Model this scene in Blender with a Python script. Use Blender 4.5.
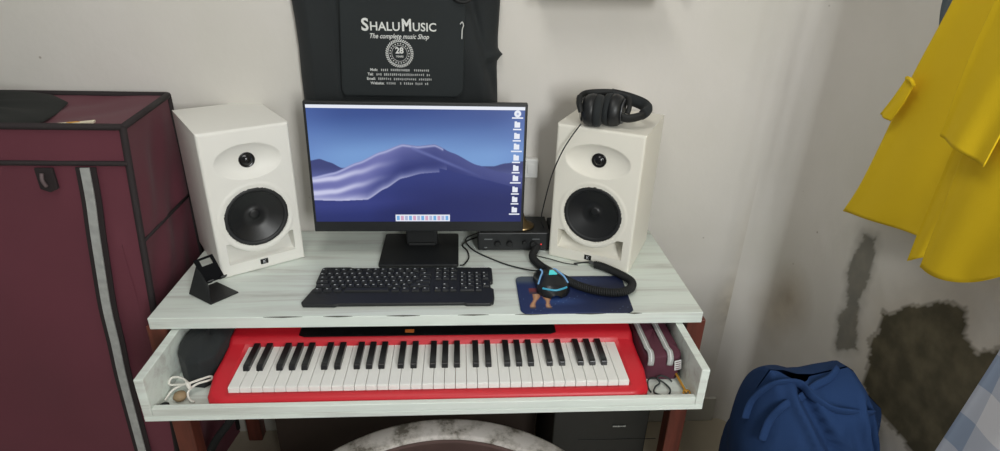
import bpy, bmesh, math, random
import numpy as np
from mathutils import Vector, Matrix, Euler
random.seed(7)
PI = math.pi
sc = bpy.context.scene
for o in list(bpy.data.objects): bpy.data.objects.remove(o)
C = bpy.context.collection

def lin(c):
    c = c / 255.0
    return c / 12.92 if c <= .04045 else ((c + .055) / 1.055) ** 2.4
def S(r, g, b): return (lin(r), lin(g), lin(b), 1.0)

# ---------------------------------------------------------------- camera
FPX, YAW, PIT, ROL = 590.5, math.radians(4.2743), math.radians(25.1603), math.radians(1.7658)
CAM = Vector((.0353, -1.5717, 1.5044))
fwd = Vector((math.sin(YAW) * math.cos(PIT), math.cos(YAW) * math.cos(PIT), -math.sin(PIT)))
rt = Vector((math.cos(YAW), -math.sin(YAW), 0)); up = rt.cross(fwd)
r2 = rt * math.cos(ROL) + up * math.sin(ROL); u2 = -rt * math.sin(ROL) + up * math.cos(ROL)
cd = bpy.data.cameras.new('camera'); cam = bpy.data.objects.new('camera', cd); C.objects.link(cam)
cd.sensor_width = 36; cd.lens = FPX / 1000 * 36; cd.clip_start = .02
M = Matrix((r2, u2, -fwd)).transposed().to_4x4(); M.translation = CAM
cam.matrix_world = M; sc.camera = cam

# ---------------------------------------------------------------- world, lights, exposure
sc.view_settings.view_transform = 'Standard'; sc.view_settings.look = 'None'
sc.view_settings.gamma = 1; sc.view_settings.use_curve_mapping = False
sc.view_settings.exposure = 0.2
w = bpy.data.worlds.new('world'); sc.world = w; w.use_nodes = True
bg = w.node_tree.nodes['Background']; bg.inputs[0].default_value = (.82, .83, .80, 1); bg.inputs[1].default_value = .26
def area(name, loc, target, sx, sy, power, col):
    l = bpy.data.lights.new(name, 'AREA'); l.shape = 'RECTANGLE'; l.size = sx; l.size_y = sy; l.energy = power; l.color = col
    o = bpy.data.objects.new(name, l); C.objects.link(o); o.location = loc
    o.rotation_euler = (Vector(target) - Vector(loc)).to_track_quat('-Z', 'Y').to_euler(); return o
area('window_light', (.86, -2.75, 1.75), (.15, 0, 1.0), .5, 1.3, 44, (.98, 1.0, .99))
area('ceiling_fill', (-.2, -1.1, 2.7), (-.2, -.8, 0), .5, 1.1, 9, (1, .97, .90))  # added overhead fill that lifts the desk and tray, not a known lamp

# ---------------------------------------------------------------- unprojection of measured points
def ray(x, y): return r2 * ((x - 500) / FPX) + u2 * ((225.5 - y) / FPX) + fwd
def at_x(x, y, X): d = ray(x, y); return CAM + d * ((X - CAM.x) / d.x)
def at_y(x, y, Y): d = ray(x, y); return CAM + d * ((Y - CAM.y) / d.y)
def at_z(x, y, Z): d = ray(x, y); return CAM + d * ((Z - CAM.z) / d.z)

# ---------------------------------------------------------------- materials
MATS = {}
def mat(name, col, rough=.6, metal=0, noise=0, nscale=20, bump=0, bscale=200, spec=.5, sheen=0, col2=None, stretch=None, coat=0):
    if name in MATS: return MATS[name]
    m = bpy.data.materials.new(name); m.use_nodes = True; nt = m.node_tree; b = nt.nodes['Principled BSDF']
    b.inputs['Base Color'].default_value = col; b.inputs['Roughness'].default_value = rough
    b.inputs['Metallic'].default_value = metal; b.inputs['Specular IOR Level'].default_value = spec
    b.inputs['Sheen Weight'].default_value = sheen; b.inputs['Coat Weight'].default_value = coat
    tc = nt.nodes.new('ShaderNodeTexCoord'); mp = nt.nodes.new('ShaderNodeMapping')
    nt.links.new(tc.outputs['Object'], mp.inputs[0])
    if stretch: mp.inputs['Scale'].default_value = stretch
    if noise or col2:
        n = nt.nodes.new('ShaderNodeTexNoise'); n.inputs['Scale'].default_value = nscale; n.inputs['Detail'].default_value = 5
        nt.links.new(mp.outputs[0], n.inputs[0])
        rp = nt.nodes.new('ShaderNodeValToRGB'); rp.color_ramp.elements[0].position = .35; rp.color_ramp.elements[1].position = .68
        c2 = col2 or tuple([min(1, c * (1 - noise)) for c in col[:3]] + [1])
        rp.color_ramp.elements[0].color = c2; rp.color_ramp.elements[1].color = col
        nt.links.new(n.outputs[0], rp.inputs[0]); nt.links.new(rp.outputs[0], b.inputs['Base Color'])
    if bump:
        n = nt.nodes.new('ShaderNodeTexNoise'); n.inputs['Scale'].default_value = bscale; n.inputs['Detail'].default_value = 3
        nt.links.new(tc.outputs['Object'], n.inputs[0])
        bp = nt.nodes.new('ShaderNodeBump'); bp.inputs['Strength'].default_value = bump; bp.inputs['Distance'].default_value = .002
        nt.links.new(n.outputs[0], bp.inputs['Height']); nt.links.new(bp.outputs[0], b.inputs['Normal'])
    MATS[name] = m; return m
def emis(name, col, st, attr=None):
    st *= .84
    m = bpy.data.materials.new(name); m.use_nodes = True; nt = m.node_tree; b = nt.nodes['Principled BSDF']
    b.inputs['Base Color'].default_value = (.01, .01, .01, 1); b.inputs['Roughness'].default_value = .35
    b.inputs['Emission Color'].default_value = col; b.inputs['Emission Strength'].default_value = st
    if attr:
        a = nt.nodes.new('ShaderNodeAttribute'); a.attribute_name = attr; nt.links.new(a.outputs['Color'], b.inputs['Emission Color'])
    return m

def wall_material(name, stains):
    m = bpy.data.materials.new(name); m.use_nodes = True; nt = m.node_tree; b = nt.nodes['Principled BSDF']
    L = nt.links; N = nt.nodes.new; b.inputs['Roughness'].default_value = .75; b.inputs['Specular IOR Level'].default_value = .25
    tc = N('ShaderNodeTexCoord')
    n = N('ShaderNodeTexNoise'); n.inputs['Scale'].default_value = 2.2; n.inputs['Detail'].default_value = 5; L.new(tc.outputs['Object'], n.inputs[0])
    rp = N('ShaderNodeValToRGB'); e = rp.color_ramp.elements
    e[0].position = .3; e[0].color = S(204, 201, 193); e[1].position = .7; e[1].color = S(214, 210, 205)
    L.new(n.outputs[0], rp.inputs[0]); cur = rp.outputs[0]
    # small scattered flecks
    v = N('ShaderNodeTexVoronoi'); v.inputs['Scale'].default_value = 9; L.new(tc.outputs['Object'], v.inputs[0])
    fr = N('ShaderNodeValToRGB'); fr.color_ramp.elements[0].position = .018; fr.color_ramp.elements[0].color = (1, 1, 1, 1)
    fr.color_ramp.elements[1].position = .035; fr.color_ramp.elements[1].color = (0, 0, 0, 1); L.new(v.outputs['Distance'], fr.inputs[0])
    mx = N('ShaderNodeMix'); mx.data_type = 'RGBA'; mx.inputs['B'].default_value = S(120, 104, 84)
    ml = N('ShaderNodeMath'); ml.operation = 'MULTIPLY'; ml.inputs[1].default_value = .55
    L.new(fr.outputs[0], ml.inputs[0]); L.new(ml.outputs[0], mx.inputs['Factor']); L.new(cur, mx.inputs['A']); cur = mx.outputs['Result']
    for attr, ca, cb, sc_ in stains:
        a = N('ShaderNodeAttribute'); a.attribute_name = attr
        nn = N('ShaderNodeTexNoise'); nn.inputs['Scale'].default_value = sc_; nn.inputs['Detail'].default_value = 6; L.new(tc.outputs['Object'], nn.inputs[0])
        r = N('ShaderNodeValToRGB'); r.color_ramp.elements[0].position = .38; r.color_ramp.elements[0].color = ca
        r.color_ramp.elements[1].position = .66; r.color_ramp.elements[1].color = cb; L.new(nn.outputs[0], r.inputs[0])
        mx = N('ShaderNodeMix'); mx.data_type = 'RGBA'; L.new(a.outputs['Fac'], mx.inputs['Factor']); L.new(cur, mx.inputs['A']); L.new(r.outputs[0], mx.inputs['B'])
        cur = mx.outputs['Result']
    L.new(cur, b.inputs['Base Color'])
    bn = N('ShaderNodeTexNoise'); bn.inputs['Scale'].default_value = 14; bn.inputs['Detail'].default_value = 8; L.new(tc.outputs['Object'], bn.inputs[0])
    bp = N('ShaderNodeBump'); bp.inputs['Strength'].default_value = .18; bp.inputs['Distance'].default_value = .01
    L.new(bn.outputs[0], bp.inputs['Height']); L.new(bp.outputs[0], b.inputs['Normal'])
    return m

def laminate():
    m = bpy.data.materials.new('streaked_laminate'); m.use_nodes = True; nt = m.node_tree; b = nt.nodes['Principled BSDF']
    L = nt.links; N = nt.nodes.new; b.inputs['Roughness'].default_value = .38
    tc = N('ShaderNodeTexCoord'); mp = N('ShaderNodeMapping'); mp.inputs['Scale'].default_value = (1.6, 26, 26); L.new(tc.outputs['Object'], mp.inputs[0])
    n = N('ShaderNodeTexNoise'); n.inputs['Scale'].default_value = 1.5; n.inputs['Detail'].default_value = 7; n.inputs['Roughness'].default_value = .6; n.inputs['Distortion'].default_value = .6
    L.new(mp.outputs[0], n.inputs[0])
    r = N('ShaderNodeValToRGB'); e = r.color_ramp.elements
    e[0].position = .26; e[0].color = S(186, 190, 182); e[1].position = .72; e[1].color = S(226, 233, 227)
    k = r.color_ramp.elements.new(.40); k.color = S(210, 215, 209); k = r.color_ramp.elements.new(.52); k.color = S(220, 229, 222)
    L.new(n.outputs[0], r.inputs[0]); L.new(r.outputs[0], b.inputs['Base Color']); return m

LAM = laminate()
CHIP = mat('dark_board_seam', S(92, 94, 84), .8)
WOOD = mat('red_brown_wood', S(112, 58, 46), .45, noise=.45, nscale=6, stretch=(8, 8, 1))
RED = mat('red_plastic', S(196, 30, 44), .42, noise=.06, nscale=5)
KEYW = mat('white_key_plastic', S(232, 232, 228), .3)
KEYB = mat('black_key_plastic', S(24, 24, 26), .28)
BLK = mat('black_plastic', S(26, 28, 30), .45, bump=.1, bscale=600)
BLKM = mat('black_matt', S(20, 22, 23), .7)
BLKG = mat('black_gloss', S(12, 13, 15), .2)
BLKF = mat('black_fabric', S(29, 34, 36), .85, noise=.2, nscale=8, bump=.3, bscale=900, sheen=.05)
MAR = mat('maroon_fabric', S(100, 46, 59), .75, noise=.14, nscale=3, bump=.15, bscale=700, sheen=.05)
PIPE = mat('black_piping', S(34, 26, 28), .8)
SPK = mat('white_vinyl', S(228, 227, 221), .5, bump=.05, bscale=400)
SPK2 = mat('cream_vinyl', S(228, 225, 214), .5, bump=.05, bscale=400)
CONE = mat('speaker_cone', S(21, 22, 24), .4)
RUB = mat('rubber_surround', S(28, 29, 31), .55)
YEL = mat('yellow_cloth', S(236, 200, 14), .85, noise=.08, nscale=3, bump=.25, bscale=800)
BLU = mat('blue_cloth', S(34, 58, 98), .9, noise=.18, nscale=5, bump=.3, bscale=600, spec=.2)
BRASS = mat('brass', S(158, 136, 100), .35, 1)
GOLD = mat('gold_plastic', S(196, 144, 56), .35, .4)
GREY = mat('grey_zip_tape', S(168, 170, 168), .7, noise=.2, nscale=60)
WHT = mat('white_print', S(214, 216, 214), .7)
WCAB = mat('white_cable', S(224, 222, 214), .5)
CREAM = mat('cream_paper', S(222, 214, 190), .7)

# ---------------------------------------------------------------- mesh helpers
def obj(name, bm, m, parent=None, smooth=False, bevel=0, label=None, seg=2):
    me = bpy.data.meshes.new(name)
    bmesh.ops.recalc_face_normals(bm, faces=bm.faces); bm.to_mesh(me); bm.free()
    ms = m if isinstance(m, (list, tuple)) else [m]
    for x in ms: me.materials.append(x)
    o = bpy.data.objects.new(name, me); C.objects.link(o)
    if parent: o.parent = parent
    if smooth:
        for p in me.polygons: p.use_smooth = True
    if bevel:
        bv = o.modifiers.new('bevel', 'BEVEL'); bv.width = bevel; bv.segments = seg; bv.limit_method = 'ANGLE'; bv.angle_limit = .6
    if label: o['label'] = label
    return o
def thing(name, label, cat, loc=(0, 0, 0), rotz=0, group=None):
    o = bpy.data.objects.new(name, None); C.objects.link(o); o.empty_display_size = .02
    o.location = loc; o.rotation_euler = (0, 0, rotz); o['label'] = label; o['category'] = cat
    if group: o['group'] = group
    return o
def tag(o, label, cat, group=None):
    o['label'] = label; o['category'] = cat
    if group: o['group'] = group
    return o
def struct(o): o['kind'] = 'structure'; return o
def add_box(bm, c, s, rot=None, mi=0, taper=None):
    m = Matrix.Translation(c) @ (rot.to_4x4() if rot else Matrix.Identity(4)) @ Matrix.Diagonal((s[0], s[1], s[2], 1))
    r = bmesh.ops.create_cube(bm, size=1, matrix=m)
    for v in r['verts']:
        for f in v.link_faces: f.material_index = mi
    return r['verts']
def bx(c, s, rot=None): bm = bmesh.new(); add_box(bm, c, s, rot); return bm
def cr(pts, k=6):
    pts = [Vector(p) for p in pts]; out = []
    for i in range(len(pts) - 1):
        p0 = pts[max(i - 1, 0)]; p1 = pts[i]; p2 = pts[i + 1]; p3 = pts[min(i + 2, len(pts) - 1)]
        for j in range(k):
            t = j / k
            out.append(.5 * ((2 * p1) + (p2 - p0) * t + (2 * p0 - 5 * p1 + 4 * p2 - p3) * t * t + (3 * p1 - p0 - 3 * p2 + p3) * t ** 3))
    out.append(pts[-1]); return out
def add_tube(bm, pts, r, n=8, radii=None, flat=1.0, side=None):
    pts = [Vector(p) for p in pts]; rings = []
    t0 = (pts[1] - pts[0]).normalized(); a = side.copy() if side else (Vector((0, 0, 1)) if abs(t0.z) < .9 else Vector((1, 0, 0)))
    nrm = (a - t0 * a.dot(t0)).normalized()
    for i, p in enumerate(pts):
        t = (pts[min(i + 1, len(pts) - 1)] - pts[max(i - 1, 0)]).normalized()
        nrm = (nrm - t * nrm.dot(t))
        nrm = nrm.normalized() if nrm.length > 1e-6 else t.orthogonal().normalized()
        b = t.cross(nrm); rr = radii[i] if radii else r
        rings.append([bm.verts.new(p + nrm * rr * math.cos(2 * PI * k / n) + b * rr * flat * math.sin(2 * PI * k / n)) for k in range(n)])
    for i in range(len(rings) - 1):
        for k in range(n): bm.faces.new((rings[i][k], rings[i][(k + 1) % n], rings[i + 1][(k + 1) % n], rings[i + 1][k]))
    bm.faces.new(rings[0]); bm.faces.new(rings[-1])
def tube(pts, r, n=8, smooth=6, **k):
    bm = bmesh.new(); add_tube(bm, cr(pts, smooth) if smooth else pts, r, n, **k); return bm
def add_lathe(bm, prof, n=32, mtx=Matrix.Identity(4), cap=True):
    rings = []
    for (r, z) in prof:
        rings.append([bm.verts.new(mtx @ Vector((r * math.cos(2 * PI * k / n), r * math.sin(2 * PI * k / n), z))) for k in range(n)] if r > 1e-6 else [bm.verts.new(mtx @ Vector((0, 0, z)))])
    for a, b in zip(rings, rings[1:]):
        for k in range(n):
            k2 = (k + 1) % n
            if len(a) == 1 and len(b) == 1: continue
            if len(a) == 1: bm.faces.new((a[0], b[k], b[k2]))
            elif len(b) == 1: bm.faces.new((a[k], a[k2], b[0]))
            else: bm.faces.new((a[k], a[k2], b[k2], b[k]))
    if cap:
        for rg in (rings[0], rings[-1]):
            if len(rg) > 1: bm.faces.new(rg)
def lathe(prof, n=32, mtx=Matrix.Identity(4), cap=True): bm = bmesh.new(); add_lathe(bm, prof, n, mtx, cap); return bm
def add_prism(bm, outline, z0, z1, mtx=Matrix.Identity(4), mi=0):
    a = [bm.verts.new(mtx @ Vector((x, y, z0))) for x, y in outline]; b = [bm.verts.new(mtx @ Vector((x, y, z1))) for x, y in outline]
    n = len(a); fs = [bm.faces.new(a), bm.faces.new(b)]
    for i in range(n): fs.append(bm.faces.new((a[i], a[(i + 1) % n], b[(i + 1) % n], b[i])))
    for f in fs: f.material_index = mi
def prism(outline, z0, z1, mtx=Matrix.Identity(4)): bm = bmesh.new(); add_prism(bm, outline, z0, z1, mtx); return bm
def rrect(w, d, r, n=6, cx=0, cy=0):
    o = []
    for (sx, sy, a0) in ((1, 1, 0), (-1, 1, PI / 2), (-1, -1, PI), (1, -1, 1.5 * PI)):
        for k in range(n + 1):
            a = a0 + PI / 2 * k / n; o.append((cx + sx * (w / 2 - r) + r * math.cos(a), cy + sy * (d / 2 - r) + r * math.sin(a)))
    return o
def add_grid(bm, nu, nv, f, mi=0, wrap=False):
    V = [[bm.verts.new(f(i / nu, j / nv)) for i in range(nu + (0 if wrap else 1))] for j in range(nv + 1)]
    for j in range(nv):
        for i in range(nu):
            i2 = (i + 1) % nu if wrap else i + 1
            fc = bm.faces.new((V[j][i], V[j][i2], V[j + 1][i2], V[j + 1][i])); fc.material_index = mi
    return V
def grid(nu, nv, f, wrap=False): bm = bmesh.new(); add_grid(bm, nu, nv, f, 0, wrap); return bm
def solid(o, t, off=-1, rim=True):
    s = o.modifiers.new('solid', 'SOLIDIFY'); s.thickness = t; s.offset = off; s.use_rim = rim; return o
def poly_at(P, t):
    L = [0]
    for a, b in zip(P, P[1:]): L.append(L[-1] + (b - a).length)
    s = t * L[-1]
    for i in range(len(P) - 1):
        if s <= L[i + 1] + 1e-9:
            return P[i].lerp(P[i + 1], (s - L[i]) / max(L[i + 1] - L[i], 1e-9))
    return P[-1]
def text_mesh(name, s, size, mtx, m, parent=None, bold=0, align='CENTER', sx=1.0, shear=0):
    cu = bpy.data.curves.new(name, 'FONT'); cu.body = s; cu.size = size; cu.align_x = align; cu.align_y = 'CENTER'; cu.extrude = .0004; cu.offset = bold; cu.shear = shear
    cu.resolution_u = 3
    t = bpy.data.objects.new(name + '_c', cu); C.objects.link(t); bpy.context.view_layer.update()
    me = bpy.data.meshes.new_from_object(t.evaluated_get(bpy.context.evaluated_depsgraph_get()))
    bpy.data.objects.remove(t); bpy.data.curves.remove(cu)
    me.transform(mtx @ Matrix.Diagonal((sx, 1, 1, 1))); me.name = name; me.materials.clear(); me.materials.append(m)
    o = bpy.data.objects.new(name, me); C.objects.link(o)
    if parent: o.parent = parent
    return o
FRONT = Matrix.Rotation(PI / 2, 4, 'X')     # text / profile in the xz plane, facing -y

def inside(poly, x, y):
    c = False; n = len(poly); j = n - 1
    for i in range(n):
        xi, yi = poly[i]; xj, yj = poly[j]
        if (yi > y) != (yj > y) and x < (xj - xi) * (y - yi) / (yj - yi) + xi: c = not c
        j = i
    return c
def pdist(poly, x, y):
    d = 9
    for (x1, y1), (x2, y2) in zip(poly, poly[1:] + poly[:1]):
        dx, dy = x2 - x1, y2 - y1; t = max(0, min(1, ((x - x1) * dx + (y - y1) * dy) / (dx * dx + dy * dy + 1e-12)))
        d = min(d, math.hypot(x - x1 - t * dx, y - y1 - t * dy))
    return d

# ================================================================ THE ROOM
XC = .9965
bm = bmesh.new(); add_box(bm, (-.6, -1.9, -.03), (3.3, 3.9, .06))
fl = struct(obj('floor', bm, mat('beige_tile', S(176, 166, 146), .35, noise=.12, nscale=3)))
def frange(a, b, s): n = max(1, int(round((b - a) / s))); return [a + (b - a) * i / n for i in range(n)]
def sheet(name, cols, rows, pos, attrs, material):
    bm = bmesh.new(); lay = {k: bm.verts.layers.float.new(k) for k in attrs}; V = []
    for r_ in rows:
        rw = []
        for c_ in cols:
            v = bm.verts.new(pos(c_, r_))
            for k, f in attrs.items(): v[lay[k]] = f(c_, r_)
            rw.append(v)
        V.append(rw)
    for j in range(len(rows) - 1):
        for i in range(len(cols) - 1): bm.faces.new((V[j][i], V[j][i + 1], V[j + 1][i + 1], V[j + 1][i]))
    return obj(name, bm, material, smooth=True)
def blob(cx, cz, rx, rz, k=1.0):
    def f(x, z):
        d = math.hypot((x - cx) / rx, (z - cz) / rz); return k * max(0, 1 - d) ** 1.2
    return f
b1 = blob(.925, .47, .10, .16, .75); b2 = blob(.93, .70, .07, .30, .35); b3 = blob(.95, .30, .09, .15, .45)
cols = frange(-2.2, .3, .25) + frange(.3, XC - .09, .02) + [XC - .09]
rows = frange(0, .1, .1) + frange(.1, 1.2, .02) + frange(1.2, 2.7, .25) + [2.7]
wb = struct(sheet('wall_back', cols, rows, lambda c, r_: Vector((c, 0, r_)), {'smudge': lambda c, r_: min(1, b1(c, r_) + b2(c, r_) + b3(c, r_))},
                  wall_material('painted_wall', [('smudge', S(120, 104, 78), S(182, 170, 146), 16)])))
solid(wb, .1, -1, False)
# right wall with a rounded inner corner and damp patches
def ax(pts): return [(lambda p: (p.y, p.z))(at_x(x, y, XC)) for x, y in pts]
damp = ax([(869, 340), (880, 328), (882, 310), (888, 314), (905, 309), (924, 304), (951, 301), (963, 306), (967, 315), (965, 331), (970, 343), (978, 352), (1000, 350), (1060, 400), (1060, 520), (930, 520), (912, 451), (889, 425), (868, 400), (862, 385), (869, 365)])
drip = ax([(864, 231), (878, 238), (874, 262), (866, 286), (858, 313), (857, 348), (846, 353), (835, 351), (838, 317), (846, 305), (846, 277), (855, 251)])
def vn(a, b):
    return (math.sin(a * 61 + 1.3) * math.sin(b * 47) + .6 * math.sin(a * 133 + b * 71) + .4 * math.sin(a * 29 - b * 211)) * .004
def fdamp(s, z):
    y = -s
    if z > 1.1 or y > -.25 or y < -1.2: return 0.0
    y += vn(y, z); z2 = z + vn(z + 3, y)
    return (1.0 if inside(damp, y, z2) else 0.0) if pdist(damp, y, z2) > .004 else .5
def fdrip(s, z):
    y = -s
    if z > 1.1 or y > -.2 or y < -.6: return 0.0
    y += vn(y, z); z2 = z + vn(z + 3, y); d = pdist(drip, y, z2)
    i = inside(drip, y, z2)
    h = .62 if (d > .004 or not i) else .4
    if not i: return .28 * max(0, 1 - d / .02)
    return h * 1.25
def fdim(s, z):
    sm = .7 * max(0, 1 - math.hypot((s - .16) / .12, (z - .60) / .13)) + .5 * max(0, 1 - math.hypot((s - .10) / .10, (z - .50) / .12))
    return min(1, sm + max(0, 1 - pdist(damp, -s, z) / .10) * .4) if (z < 1.1 and s > .0 and s < 1.3) else 0.0
RC = .06
def rpos(s, z):
    if s < RC * PI / 2 * 0 + 0: pass
    return Vector((XC, -s, z))
arc = [(-1 + k / 6) for k in range(6)]
def rwpos(s, z):
    if s < 0: return Vector((XC - RC + s, 0, z))
    if s < RC:                                     # s in [-..,RC] runs round the fillet
        a = (s / RC) * PI / 2
        return Vector((XC - RC + RC * math.sin(a), -RC + RC * math.cos(a), z))
    return Vector((XC, -s, z))
cols = [-.03] + [RC * k / 8 for k in range(8)] + frange(RC, 1.3, .006) + frange(1.3, 3.8, .25) + [3.8]
rows = [0] + frange(.15, 1.12, .006) + frange(1.12, 2.7, .25) + [2.7]
wr = struct(sheet('wall_right', cols, rows, rwpos, {'halo': fdim, 'drip': fdrip, 'damp': fdamp},
                  wall_material('damp_wall', [('halo', S(140, 122, 98), S(178, 166, 144), 9), ('drip', S(74, 72, 60), S(96, 92, 78), 22), ('damp', S(74, 69, 54), S(98, 91, 72), 18)])))
solid(wr, .1, 1, False)
SKM = mat('grey_skirting', S(192, 190, 180), .5, noise=.1, nscale=9)
struct(obj('baseboard_back', bx((-.62, -.006, .05), (3.1, .012, .10)), SKM, bevel=.002))
struct(obj('baseboard_right', bx((XC - .006, -1.85, .05), (.012, 3.5, .10)), SKM, bevel=.002))

# ================================================================ DESK
DX0, DX1, DY0, DY1 = -.648, .601, -.4455, -.006
desk = thing('desk', 'pale streaked laminate computer desk with pulled-out keyboard tray and red-brown legs', 'desk', (-.0235, -.22, 0))
def W2(o): # parts are authored in world coordinates; hang them on an unrotated thing
    o.location = -Vector(o.parent.location) if o.parent and o.parent.parent is None else o.location; return o
def wobj(name, bm, m, root, **k):                 # world-authored part of a thing
    for v in bm.verts: v.co = v.co - root.location
    return obj(name, bm, m, root, **k)
bm = bmesh.new()
add_box(bm, ((DX0 + DX1) / 2, (DY0 + DY1) / 2, .7355), (DX1 - DX0, DY1 - DY0, .029))
wobj('desktop', bm, LAM, desk, bevel=.0015)
for (x0, x1) in ((-.40, -.315), (-.27, -.205), (-.13, -.055), (.03, .10), (.16, .235), (.30, .37), (.42, .455)):   # worn edge band of the top
    bm = bmesh.new(); outl = [(x0, .7497), ((x0 + x1) / 2, .7478), (x1, .7497), ((x0 + x1) / 2, .7505)]
    add_prism(bm, outl, DY0 - .0006, DY0 + .0015, Matrix(((1, 0, 0, 0), (0, 0, 1, 0), (0, 1, 0, 0), (0, 0, 0, 1))))
    wobj('edge_chip', bm, CHIP, desk, label='dark chipped spot on the front edge')
for x in (-.642, .596):
    for y in (-.412, -.035):
        wobj('leg', bx((x, y, .3602), (.044, .042, .7198)), WOOD, desk, bevel=.003)
wobj('back_panel', bx((-.125, -.17, .31), (.79, .016, .60)), mat('dark_brown_board', S(62, 50, 44), .6, noise=.3, nscale=4), desk, label='dark brown board across the back')
for x in (-.62, .586): wobj('side_rail', bx((x, -.22, .62), (.018, .34, .12)), WOOD, desk)
TX0, TX1, TY0, TZ = -.6055, .5587, -.6116, .6109
bm = bmesh.new(); add_box(bm, ((TX0 + TX1) / 2, (TY0 - .08) / 2, TZ + .0062), (TX1 - TX0, -.08 - TY0, .0124))
tr = wobj('keyboard_tray', bm, LAM, desk, bevel=.001)
def tsub(name, c, s, m=LAM): return obj(name, bx(Vector(c) - desk.location, s), m, tr, bevel=.0015)
tsub('side_panel', (TX0 + .009, (TY0 - .08) / 2, .6705), (.018, -.08 - TY0, .0940))
tsub('side_panel', (TX1 - .009, (TY0 - .08) / 2, .6705), (.018, -.08 - TY0, .0940))
tsub('front_lip', ((TX0 + TX1) / 2, TY0 + .0065, .6335), (TX1 - TX0 - .037, .013, .0200))

# ================================================================ DIGITAL PIANO
pn = thing('digital_piano', 'red portable keyboard with white and black keys lying in the pulled-out desk tray', 'keyboard', (-.022, -.5975, .6240))
PW, PD = .938, .250
def ph(x, y):
    if abs(x) < .4235 and .0195 < y < .1565: return .016
    if y < .15: h = .0270 + .0185 * min(1, max(0, y - .012) / .05)
    elif y < .172: h = .0455 + (y - .15) / .022 * .0165
    else: h = .062 + (y - .172) * .11
    # round the edge over
    ex = PW / 2 - abs(x); ey = min(y, PD - y); r = .012
    if ex < 0: ex = 0
    d = min(ex, ey)
    if ex < .03 and ey < .03:
        q = math.hypot(.03 - ex, .03 - ey); d = max(0, .03 - q)
    if d < r: h -= r - math.sqrt(max(0, r * r - (r - d) ** 2))
    return h
xs = [0, .003, .006, .009, .012, .018, .026, .034, .0392, .0398]
xs = [-PW / 2 + a for a in xs]; xs = xs + [x / 10 for x in range(-4, 5)] + [-x for x in reversed(xs)]
ys = [0, .002, .004, .007, .011, .0192, .0198, .06, .11, .1558, .1572, .162, .168, .173, .18, .2, .225, .238, .243, .246, .248, .25]
ys = sorted(ys)
bm = bmesh.new(); V = []
for y in ys:
    e = min(y, PD - y); ins = .03 - math.sqrt(max(0, .03 ** 2 - (.03 - e) ** 2)) if e < .03 else 0
    row = []
    for x in xs:
        x2 = x if abs(x) < .42 else math.copysign(min(abs(x), abs(x) - ins * (abs(x) - .42) / (PW / 2 - .42)), x)
        row.append(bm.verts.new((x2, y, ph(x, y))))
    V.append(row)
for j in range(len(ys) - 1):
    for i in range(len(xs) - 1): bm.faces.new((V[j][i], V[j][i + 1], V[j + 1][i + 1], V[j + 1][i]))
rim = V[0][:] + [V[j][-1] for j in range(1, len(ys))] + V[-1][-2::-1] + [V[j][0] for j in range(len(ys) - 2, 0, -1)]
low = [bm.verts.new((v.co.x, v.co.y, 0)) for v in rim]
for i in range(len(rim)): j = (i + 1) % len(rim); bm.faces.new((rim[i], rim[j], low[j], low[i]))
bm.faces.new(low)
case = obj('case', bm, RED, pn, smooth=True); 
KW = .0235
wk = None
for i in range(36):
    x = -.423 + KW * (i + .5)
    if wk is None:
        bm = bmesh.new(); add_box(bm, (0, .0885, .0345), (.0226, .1365, .016)); add_box(bm, (0, .0203, .0335), (.0226, .004, .0170))
        wk = obj('white_key', bm, KEYW, pn, bevel=.0009); o = wk
    else: o = wk.copy(); C.objects.link(o)
    o.location = (x, 0, 0)
bk = None; nb = 0
for i in range(35):
    if i % 7 in (2, 6): continue
    off = {0: -.0022, 1: .0022, 3: -.003, 4: 0, 5: .003}[i % 7]
    x = -.423 + KW * (i + 1) + off
    if bk is None:
        bm = bmesh.new()
        add_prism(bm, [(.070, .040), (.074, .0515), (.080, .0535), (.1565, .0535), (.1565, .040)], -.0068, .0068, Matrix(((0, 0, 1, 0), (1, 0, 0, 0), (0, 1, 0, 0), (0, 0, 0, 1))))
        bk = obj('black_key', bm, KEYB, pn, bevel=.0012); o = bk
    else: o = bk.copy(); C.objects.link(o)
    o.location = (x, 0, 0)
def slope(y): return ph(0, y)
mt = Matrix.Rotation(math.atan(.11), 4, 'X'); mt.translation = Vector((0, .172, .0622))
bm = bmesh.new(); add_prism(bm, [(-.312, -.002), (-.300, -.0075), (.270, -.0075), (.283, -.002), (.283, .066), (-.312, .066)], 0, .0022, mt)
obj('control_panel', bm, BLKG, pn, bevel=.001)
bm = bmesh.new(); add_prism(bm, [(-.071, .002), (-.050, .002), (-.050, .012), (-.071, .012)], .0022, .003, mt)
obj('display_mark', bm, mat('orange_mark', S(196, 110, 48), .5), pn, label='small orange mark on the black control panel')

# ================================================================ MONITOR
mon = thing('monitor', 'flat-screen monitor with desert dune wallpaper on a black square stand', 'monitor', (-.069, -.15, .7505))
bm = prism(rrect(.206, .186, .008, cx=-.003, cy=.015), 0, .009)
obj('stand_base', bm, BLK, mon, bevel=.002)
bm = bmesh.new(); add_box(bm, (0, .045, .13), (.085, .018, .245)); add_box(bm, (0, .045, .012), (.075, .03, .01)); obj('stand_neck', bm, BLKM, mon, bevel=.004)
tilt = Matrix.Rotation(math.radians(-3.2), 4, 'X'); tilt.translation = Vector((0, -.022, .077))
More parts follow.
